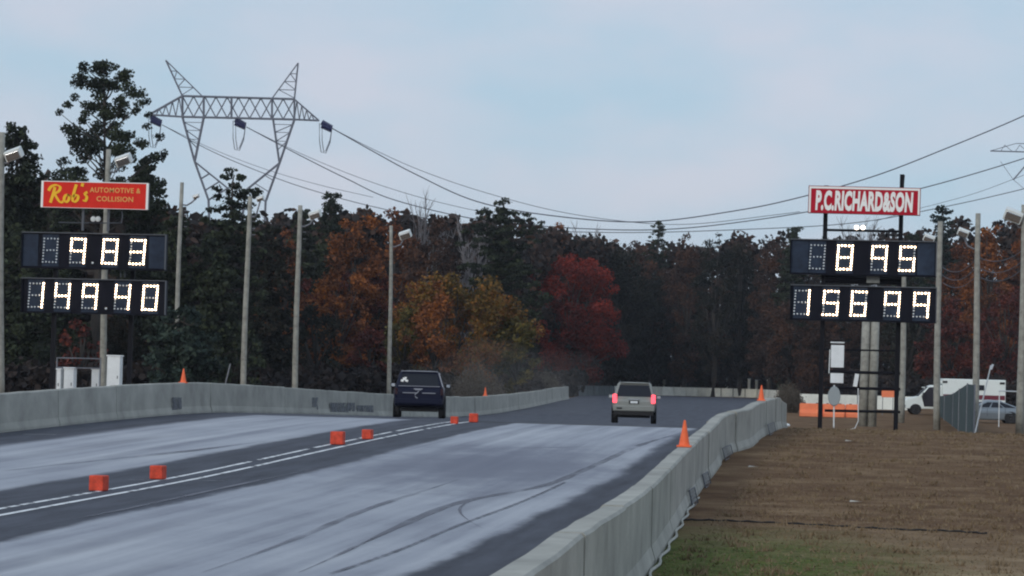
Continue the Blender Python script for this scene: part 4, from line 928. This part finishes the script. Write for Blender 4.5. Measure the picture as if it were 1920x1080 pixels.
def crown_pine(rg, h, w, kind):
    C, Rd, limbs = [], [], []; R_ = w/2
    if kind == 'tall':                      # rounded open crown of separate needle puffs
        lo, hi = h*.56, h
        for i in range(190):
            u = rg.random(); z = lo+(hi-lo)*u; prof = R_*(.66+.34*math.sin(math.pi*min(1, u*1.1+.1)))*(1-max(0, u-.70)**1.7*3.6); a = rg.random()*6.28; q = rg.random()**.45; c = (math.cos(a)*prof*q, math.sin(a)*prof*q, z-.25)
            if rg.random() < .16: continue
            C.append(c); Rd.append(rg.uniform(.26, .56)); 
            if rg.random() < .6: limbs.append(((0, 0, max(h*.35, c[2]-q*prof*.7)), c, .05))
        for i in range(16): a = rg.random()*6.28; q = rg.uniform(.3, .95)*R_; C.append((math.cos(a)*q, math.sin(a)*q, h*rg.uniform(.34, .56))); Rd.append(rg.uniform(.3, .5)); limbs.append(((0, 0, C[-1][2]-.3), C[-1], .04))
        return leaves(rg, C, Rd, 760, .09, .3, .7), limbs
    base = {'pa': .10, 'pb': .06, 'pc': .12}[kind]; nl = int(h*(2.6 if kind != 'pc' else 1.7))
    for i in range(nl):
        u = (i+rg.random()*.6)/nl; z = h*(base+(1-base)*u)-.3; prof = R_*(min(1, .55+u*1.2))*max(.10, (1-u**{'pa': 3.0, 'pb': 2.2, 'pc': 4.0}[kind]))**.6; nb = 6 if kind != 'pc' else 5
        for k in range(nb):
            if rg.random() < .14: continue
            a = i*1.9+k*6.28/nb+rg.uniform(-.4, .4); L_ = prof*rg.uniform(.62, 1.12); tip = np.array((math.cos(a)*L_, math.sin(a)*L_, z+.12*L_)); limbs.append(((0, 0, z-.15*L_), tuple(tip*.92), .045))
            m_ = max(1, int(L_/.55))
            for j in range(m_):
                f_ = (j+.7)/m_; C.append((tip[0]*f_+rg.normal()*.14, tip[1]*f_+rg.normal()*.14, z+.12*L_*f_+rg.normal()*.12)); Rd.append(rg.uniform(.32, .62)*(1-.25*u))
    return leaves(rg, C, Rd, 300, .132, .5, .5 if kind == 'pc' else .62), limbs[::2]
def crown_broad(rg, h, w, kind):
    C, Rd, limbs = [], [], []; R_ = w/2; n = int(26+h*w*.75); cb = .06; sk = rg.uniform(.8, 1.1)
    lob = rg.uniform(0, 6.28, 4)
    for i in range(n):
        v = rg.normal(size=3); v /= np.linalg.norm(v); q = rg.uniform(.45, 1.0)**.7; a = math.atan2(v[1], v[0]); wob = 1+.16*math.sin(2*a+lob[0])+.12*math.sin(3*a+lob[1]+v[2]*3)
        c = np.array((v[0]*R_*q*wob, v[1]*R_*q*wob, h*(cb+(1-cb)*.5)+v[2]*q*h*(1-cb)*.48*(1+.06*math.sin(4*a+lob[2])))); t = c[2]/h; k = 1-.35*max(0, t-.6)*2.2 if kind != 'bc' else 1.05-.25*max(0, t-.7)*3
        c[0] *= k; c[1] *= k; C.append(c); Rd.append(rg.uniform(.5, 1.0)*min(1.3, R_/3)); 
        if rg.random() < .4: limbs.append(((0, 0, max(.8, c[2]*.45)), tuple(c), .08))
    return leaves(rg, C, Rd, 280, .134, .1, .8, .6), limbs[:26]
def bare(seed, h=12, m=None):
    random.seed(seed); mb = MB()
    def br(p, d, L_, r, lvl):
        n = 4; pts = [p]
        for i in range(n): d = (d+Vector((random.gauss(0, .13), random.gauss(0, .13), .05))).normalized(); pts.append(pts[-1]+d*L_/n)
        mb.path(pts, r, m, 4, r*.35)
        if lvl < 4:
            for k in range(random.randint(4, 6)):
                q = pts[random.randint(1, n)]; dd = (d+Vector((random.gauss(0, .55), random.gauss(0, .55), random.gauss(.1, .3)))).normalized(); br(q, dd, L_*random.uniform(.45, .7), r*.62, lvl+1)
    br(Vector((0, 0, -.1)), Vector((0, 0, 1)), h*.55, .2, 0)
    me = bpy.data.meshes.new('trunk'); me.from_pydata(mb.v, [], mb.f); me.materials.append(m); me.update(); xs_ = [v[0] for v in mb.v]; return me, max(v[2] for v in mb.v), max(xs_)-min(xs_)
LM = {'pine': leafmat('needles_dark', (.013, .018, .014), (.028, .037, .025), (.058, .072, .038)),
      'pineb': leafmat('needles_blue', (.012, .022, .02), (.026, .042, .036), (.055, .078, .058)),
      'olive': leafmat('leaves_olive', (.045, .044, .016), (.095, .082, .024), (.16, .115, .03)),
      'gold': leafmat('leaves_gold', (.09, .065, .02), (.21, .115, .028), (.30, .095, .028), .22),
      'orange': leafmat('leaves_orange', (.07, .033, .02), (.20, .07, .026), (.32, .11, .028)),
      'red': leafmat('leaves_red', (.08, .016, .013), (.20, .024, .018), (.33, .045, .022)),
      'maroon': leafmat('leaves_maroon', (.035, .016, .015), (.085, .025, .022), (.17, .042, .026)),
      'brown': leafmat('leaves_brown', (.03, .02, .018), (.065, .038, .03), (.13, .062, .038)),
      'rust': leafmat('leaves_rust', (.065, .03, .02), (.16, .056, .026), (.28, .095, .03)),
      'mix': leafmat('leaves_mixed', (.012, .014, .013), (.022, .026, .019), (.045, .032, .022), .18),
      'straw': leafmat('brush_straw', (.07, .06, .05), (.12, .10, .08), (.17, .145, .115))}
BARE = {'na': bare(31, 12, barkp), 'nb': bare(34, 12, barkp)}
rng = random.Random(5)
PINES = ('tall', 'pa', 'pb', 'pc'); cache = {}
def tree(px, pyt, d, wpx, pk, lk, label, group=None, share=None):
    g = gpt(px, d); h = at(px, pyt, d).z-g.z; w = m_at(wpx, d)
    r = empty('pine_tree' if pk in PINES else 'bare_tree' if pk in BARE else 'broadleaf_tree', g, rng.uniform(0, 6.28), label, 'tree', group)
    if pk in BARE:
        me, z, ww = BARE[pk]; r.scale = (w/ww, w/ww, h/z); o = bpy.data.objects.new('trunk', me); COL.objects.link(o); o.parent = r; return r
    key = (pk, lk) if share else None
    if key and key in cache:
        mt, mc, h0, w0 = cache[key]; r.scale = (w/w0, w/w0, h/h0)
    else:
        rg = np.random.default_rng(rng.randint(0, 10**6)); V, limbs = (crown_pine if pk in PINES else crown_broad)(rg, h, w, pk)
        mt, mc = trunk_mesh(h, .018*h, limbs, bark, .93 if pk in PINES else .8), leaf_mesh('crown', V, LM[lk])
        if key: cache[key] = (mt, mc, h, w)
    for nm_, me in (('trunk', mt), ('crown', mc)):
        o = bpy.data.objects.new(nm_, me); COL.objects.link(o); o.parent = r
    return r
T = [
 (180, 104, 146, 225, 'tall', 'pine', 'tallest open-crowned pine, rising above the red script sign'),
 (15, 222, 150, 170, 'pa', 'pine', 'dark pine at the left edge of the photo beside the tallest pine'),
 (95, 330, 158, 150, 'pb', 'pine', 'dark pine behind the left end of the red script sign'),
 (262, 288, 152, 120, 'pa', 'pine', 'dark pine between the tallest pine and the pylon'),
 (315, 400, 140, 120, 'pb', 'pine', 'dark pine right of the red script sign, below the pylon arm'),
 (427, 300, 165, 135, 'pc', 'pine', 'pine in front of the pylon window, between its legs'),
 (385, 440, 140, 150, 'pa', 'pine', 'dark pine between the two poles right of the left scoreboard'),
 (30, 420, 140, 150, 'pb', 'pine', 'dark pine behind the left end of the left scoreboard'),
 (335, 560, 130, 170, 'pb', 'pineb', 'low greenish pine right of the left scoreboard above the wall cone'),
 (500, 415, 175, 120, 'pa', 'mix', 'dark tree just right of the pylon leg'),
 (150, 590, 135, 90, 'ba', 'maroon', 'dark red tree seen below the left scoreboard'),
 (560, 383, 215, 110, 'pb', 'pine', 'dark pine top behind the pole with floodlight left of the orange tree'),
 (612, 360, 225, 90, 'pa', 'pine', 'dark pine top just left of the tall orange tree'),
 (520, 430, 190, 125, 'bd', 'rust', 'rust-coloured tree between the two middle poles'),
 (662, 374, 205, 140, 'ba', 'orange', 'tall orange-brown tree left of the pole by the black vehicle'),
 (628, 480, 195, 130, 'bb', 'orange', 'rusty orange tree in front of the tall orange tree'),
 (590, 560, 180, 110, 'bd', 'mix', 'dim mixed tree low behind the pole with floodlight'),
 (730, 395, 228, 120, 'bc', 'rust', 'rust-brown tree top left of the bare grey twigs'),
 (806, 388, 222, 125, 'bb', 'brown', 'rounded dark brown tree below the bare grey twigs'),
 (788, 350, 232, 110, 'na', None, 'pale bare tree reaching above the dark rounded tree'),
 (868, 395, 240, 80, 'nb', None, 'sparse bare tree just left of the large layered pine'),
 (700, 500, 205, 120, 'bb', 'maroon', 'maroon tree behind the pole by the black vehicle'),
 (850, 500, 195, 235, 'bc', 'gold', 'broad golden orange tree behind the black vehicle'),
 (755, 565, 190, 100, 'ba', 'olive', 'olive green tree left of the golden tree'),
 (968, 580, 196, 100, 'ba', 'olive', 'small yellow-green tree right of the golden tree'),
 (690, 610, 185, 90, 'bd', 'maroon', 'low dark red tree left of the pole by the black vehicle'),
 (812, 520, 187, 110, 'bd', 'orange', 'small orange-red tree in front of the golden tree'),
 (934, 364, 218, 185, 'pc', 'pine', 'large layered pine right of centre with the highest crown there'),
 (1000, 412, 300, 110, 'pa', 'pine', 'dark pine between the layered pine and the scarlet tree'),
 (1040, 408, 300, 60, 'bd', 'orange', 'thin orange tree top behind the scarlet tree'),
 (1072, 440, 302, 100, 'pa', 'mix', 'dark tree top just right of the thin orange one'),
 (1062, 466, 284, 175, 'bc', 'red', 'bright scarlet tree near the centre of the photo'),
 (1088, 600, 286, 90, 'bd', 'maroon', 'low dark red tree below the scarlet tree'),
 (1133, 412, 330, 70, 'nb', None, 'pale bare twiggy tree right of the scarlet tree'),
 (1182, 443, 335, 90, 'bb', 'brown', 'small brown tree top right of the pale bare tree'),
 (1228, 408, 340, 62, 'pc', 'pine', 'slim pine top above the silver vehicle'),
 (1150, 470, 322, 130, 'bd', 'mix', 'dark tree beside the scarlet tree, over the end of the left wall'),
 (1283, 440, 325, 90, 'ba', 'brown', 'brown tree top between the slim pine and the round dark tree'),
 (1337, 422, 320, 85, 'ba', 'mix', 'round dark tree top right of the slim pine'),
 (1385, 440, 325, 80, 'bd', 'mix', 'dark shoulder-shaped tree top right of the round dark tree'),
 (1440, 432, 320, 95, 'bb', 'brown', 'brown tree at the left side of the right scoreboard'),
 (1483, 420, 318, 85, 'pb', 'pine', 'dark pine top touching the left end of the right scoreboard'),
 (1545, 440, 300, 90, 'ba', 'mix', 'dark tree behind the left leg of the right scoreboard'),
 (1590, 395, 320, 80, 'na', None, 'bare twigs below the crimson sign, left of its lamps'),
 (1640, 400, 320, 80, 'nb', None, 'bare twigs below the crimson sign, right of its lamps'),
 (1620, 445, 300, 100, 'bb', 'mix', 'dark tree directly behind the right scoreboard'),
 (1705, 432, 290, 90, 'pb', 'pine', 'dark pine under the right end of the crimson sign'),
 (1760, 376, 280, 82, 'pc', 'pineb', 'pine top just right of the crimson sign'),
 (1800, 455, 262, 120, 'bb', 'rust', 'rusty tree between the two poles right of the scoreboard'),
 (1850, 396, 255, 110, 'ba', 'orange', 'orange-brown tree behind the tall pole right of the mesh fence'),
 (1912, 382, 262, 90, 'bd', 'rust', 'rusty tree at the right edge behind the floodlight'),
 (1885, 520, 240, 120, 'bc', 'maroon', 'deep red tree above the parked hatchback'),
 (1780, 560, 245, 130, 'bd', 'maroon', 'deep red tree above the ambulance'),
 (1700, 560, 250, 110, 'ba', 'mix', 'dark tree above the ambulance bonnet'),
 (1480, 520, 290, 120, 'bd', 'brown', 'brown tree behind the lower left of the right scoreboard'),
]
for t_ in T: tree(*t_)
# understorey trees of the dark wood: nothing in the photo tells these apart
for (x0, x1, top, d, n) in ((480, 720, 520, 205, 4), (1110, 1500, 500, 335, 9), (1500, 1960, 560, 290, 6)):
    for i in range(n):
        px = x0+(x1-x0)*(i+.5)/n; tree(px, top+rng.uniform(-30, 30), d+rng.uniform(-6, 6), rng.uniform(95, 125), rng.choice(['ba', 'pb']), rng.choice(['rust', 'maroon'] if x0 < 1000 else ['mix', 'brown']), 'dim tree inside the dark wood, one of many alike', 'dim trees inside the dark wood', True)
for i in range(9):
    px = -10+i*56; tree(px, 600+rng.uniform(-30, 20), 150+rng.uniform(-4, 4), 120, rng.choice(['bb', 'pb']), rng.choice(['pine', 'mix']), 'dark low tree filling the wood behind the left wall', 'dark low trees behind the left wall', True)

# far wood as one mass, behind the separate trees
def mass(name, path, n, leaf, lm, label, thick=6, seed=1, amp=1.0):
    rg = np.random.default_rng(seed); m_ = n//60; C, Rd = [], []
    for _ in range(m_):
        t = rg.random()*(len(path)-1); i = int(t); u = t-i; px = path[i][0]+(path[i+1][0]-path[i][0])*u; d = path[i][1]+(path[i+1][1]-path[i][1])*u+rg.random()*thick
        ht = path[i][2]+(path[i+1][2]-path[i][2])*u; ht += amp*(9*math.sin(px*.09)+6*math.sin(px*.23+1)+4*math.sin(px*.41))
        g = gpt(px, d); zt = at(px, ht, d).z-g.z; C.append((g.x, g.y, g.z+(zt-.6)*rg.random()**1.0)); Rd.append(rg.uniform(.6, 1.3)*leaf*3.4)
    V = leaves(rg, C, Rd, 60/(leaf*3.4)**2, leaf, .1, .8, .5); o = bpy.data.objects.new(name, leaf_mesh(name, V, lm)); COL.objects.link(o); tag(o, label, 'woods', None, 'stuff'); return o
mass('woods', [(-60, 172, 330), (120, 175, 360), (300, 175, 405), (400, 200, 430), (520, 232, 418), (700, 246, 402), (900, 250, 412), (1080, 305, 440), (1150, 342, 455), (1450, 345, 448), (1700, 305, 436), (2000, 292, 410)], 190000, .44, leafmat('wood_mass', (.022, .02, .02), (.04, .031, .028), (.085, .045, .03)), 'dark mixed wood filling the background behind the separate trees', 8, 2)
mass('undergrowth', [(-60, 132, 690), (300, 132, 680), (480, 155, 690), (700, 182, 690), (850, 186, 700), (1045, 245, 700), (1150, 334, 670), (1440, 334, 670), (1700, 235, 708), (2000, 225, 712)], 110000, .27, leafmat('undergrowth_mass', (.016, .014, .016), (.028, .023, .022), (.05, .034, .028)), 'dark tangled undergrowth along the foot of the trees', 8, 3, .5)
# straw brush behind the wall beyond the black vehicle
def bush(px, pyt, d, wpx, label, seed):
    random.seed(seed); g = gpt(px, d); h = at(px, pyt, d).z-g.z; w = m_at(wpx, d); mb = MB(); r = empty('brush', g, 0, label, 'bush', 'straw-coloured brush behind the left wall'); V, Fc = [], []
    for i in range(420):
        a = random.uniform(0, 6.28); q = random.random()**.6; hh = h*(1-.55*q*q)*random.uniform(.6, 1.03); b = Vector((math.cos(a)*w*.28*q, math.sin(a)*w*.28*q, 0)); t = Vector((math.cos(a)*w*.5*q, math.sin(a)*w*.5*q, hh))
        s = .015; k = len(V); V += [b+Vector((-s, 0, 0)), b+Vector((s, 0, 0)), t]; Fc.append((k, k+1, k+2))
        for _ in range(12): card(V, Fc, b+(t-b)*random.uniform(.35, 1)+sph()*.2, .05, 0)
    o = bpy.data.objects.new('stems', mesh_of('stems', V, Fc, [LM['straw']])); COL.objects.link(o); o.parent = r
bush(895, 668, 180, 110, 'larger straw-coloured bush behind the wall, right of the black vehicle', 3); bush(1020, 690, 236, 80, 'smaller straw-coloured bush near the end of the left wall', 4); bush(1478, 712, 190, 60, 'small brown bush beyond the far end of the right wall', 6)

# grass tufts near the camera and litter of dry leaves
random.seed(9); V, Fc = [], []
for _ in range(52000):
    y = 30+80*random.random()**1.7; x = -2.85+random.random()*(y*.14*0+11 if y < 60 else 16); z = gz(x, y); k = len(V)
    h = random.uniform(.012, .035)*(1.25 if random.random() < .1 else 1); a = random.uniform(0, 6.28); w = .006+.00012*y; d = Vector((random.gauss(0, .03), random.gauss(0, .03), 0))
    V += [Vector((x-w*math.cos(a), y-w*math.sin(a), z)), Vector((x+w*math.cos(a), y+w*math.sin(a), z)), Vector((x, y, z+h))+d]; Fc.append((k, k+1, k+2))
for _ in range(1100):                     # taller tufts
    y = 31+75*random.random()**1.5; x = -2.7+random.random()*(11 if y < 60 else 16)
    for b_ in range(16):
        bx, by = x+random.gauss(0, .07), y+random.gauss(0, .07); z = gz(bx, by); a = random.uniform(0, 6.28); w = .008+.0001*y; k = len(V)
        V += [Vector((bx-w*math.cos(a), by-w*math.sin(a), z)), Vector((bx+w*math.cos(a), by+w*math.sin(a), z)), Vector((bx+random.gauss(0, .04), by+random.gauss(0, .04), z+random.uniform(.04, .11)))]; Fc.append((k, k+1, k+2))
o = bpy.data.objects.new('grass', mesh_of('grass', V, Fc, [mat('straw_blade', (.13, .085, .045), .9, col2=(.30, .22, .13), scale=1.5)])); COL.objects.link(o); tag(o, 'short dry brown grass with green patches right of the wall', 'grass', None, 'stuff')

# thin autumn haze in the air
hz = bpy.data.materials.new('air_haze'); hz.use_nodes = True; hn = hz.node_tree; hn.nodes.clear(); ho = N(hn, 'ShaderNodeOutputMaterial'); hv = N(hn, 'ShaderNodeVolumePrincipled')
hv.inputs['Color'].default_value = (.86, .9, 1, 1); hv.inputs['Density'].default_value = .00014; hv.inputs['Anisotropy'].default_value = .2; hn.links.new(hv.outputs[0], ho.inputs['Volume'])
mb = MB(); mb.box((0, 1900, 32), (6400, 4600, 68), hz); tag(mb.build('haze'), 'thin pale autumn haze in the air over the track and woods', 'haze', None, 'stuff')

# tyre smoke drifting off the far track
sm = bpy.data.materials.new('smoke'); sm.use_nodes = True; sn = sm.node_tree; sn.nodes.clear(); so_ = N(sn, 'ShaderNodeOutputMaterial'); sv = N(sn, 'ShaderNodeVolumePrincipled')
sv.inputs['Color'].default_value = (.9, .88, .86, 1); sv.inputs['Density'].default_value = .0020; sn.links.new(sv.outputs[0], so_.inputs['Volume'])
c_ = gpt(960, 160); bm = bmesh.new(); bmesh.ops.create_icosphere(bm, subdivisions=3, radius=1)
for v in bm.verts: v.co *= 1+.18*math.sin(v.co.x*5+v.co.y*3)*math.cos(v.co.z*4); v.co = Vector((v.co.x*5.5, v.co.y*16, v.co.z*2.3+1.9))
me = bpy.data.meshes.new('smoke'); bm.to_mesh(me); bm.free(); me.materials.append(sm); o = bpy.data.objects.new('smoke', me); COL.objects.link(o); o.location = c_; tag(o, 'faint tyre smoke hanging over the track beyond the black vehicle', 'smoke', None, 'stuff')
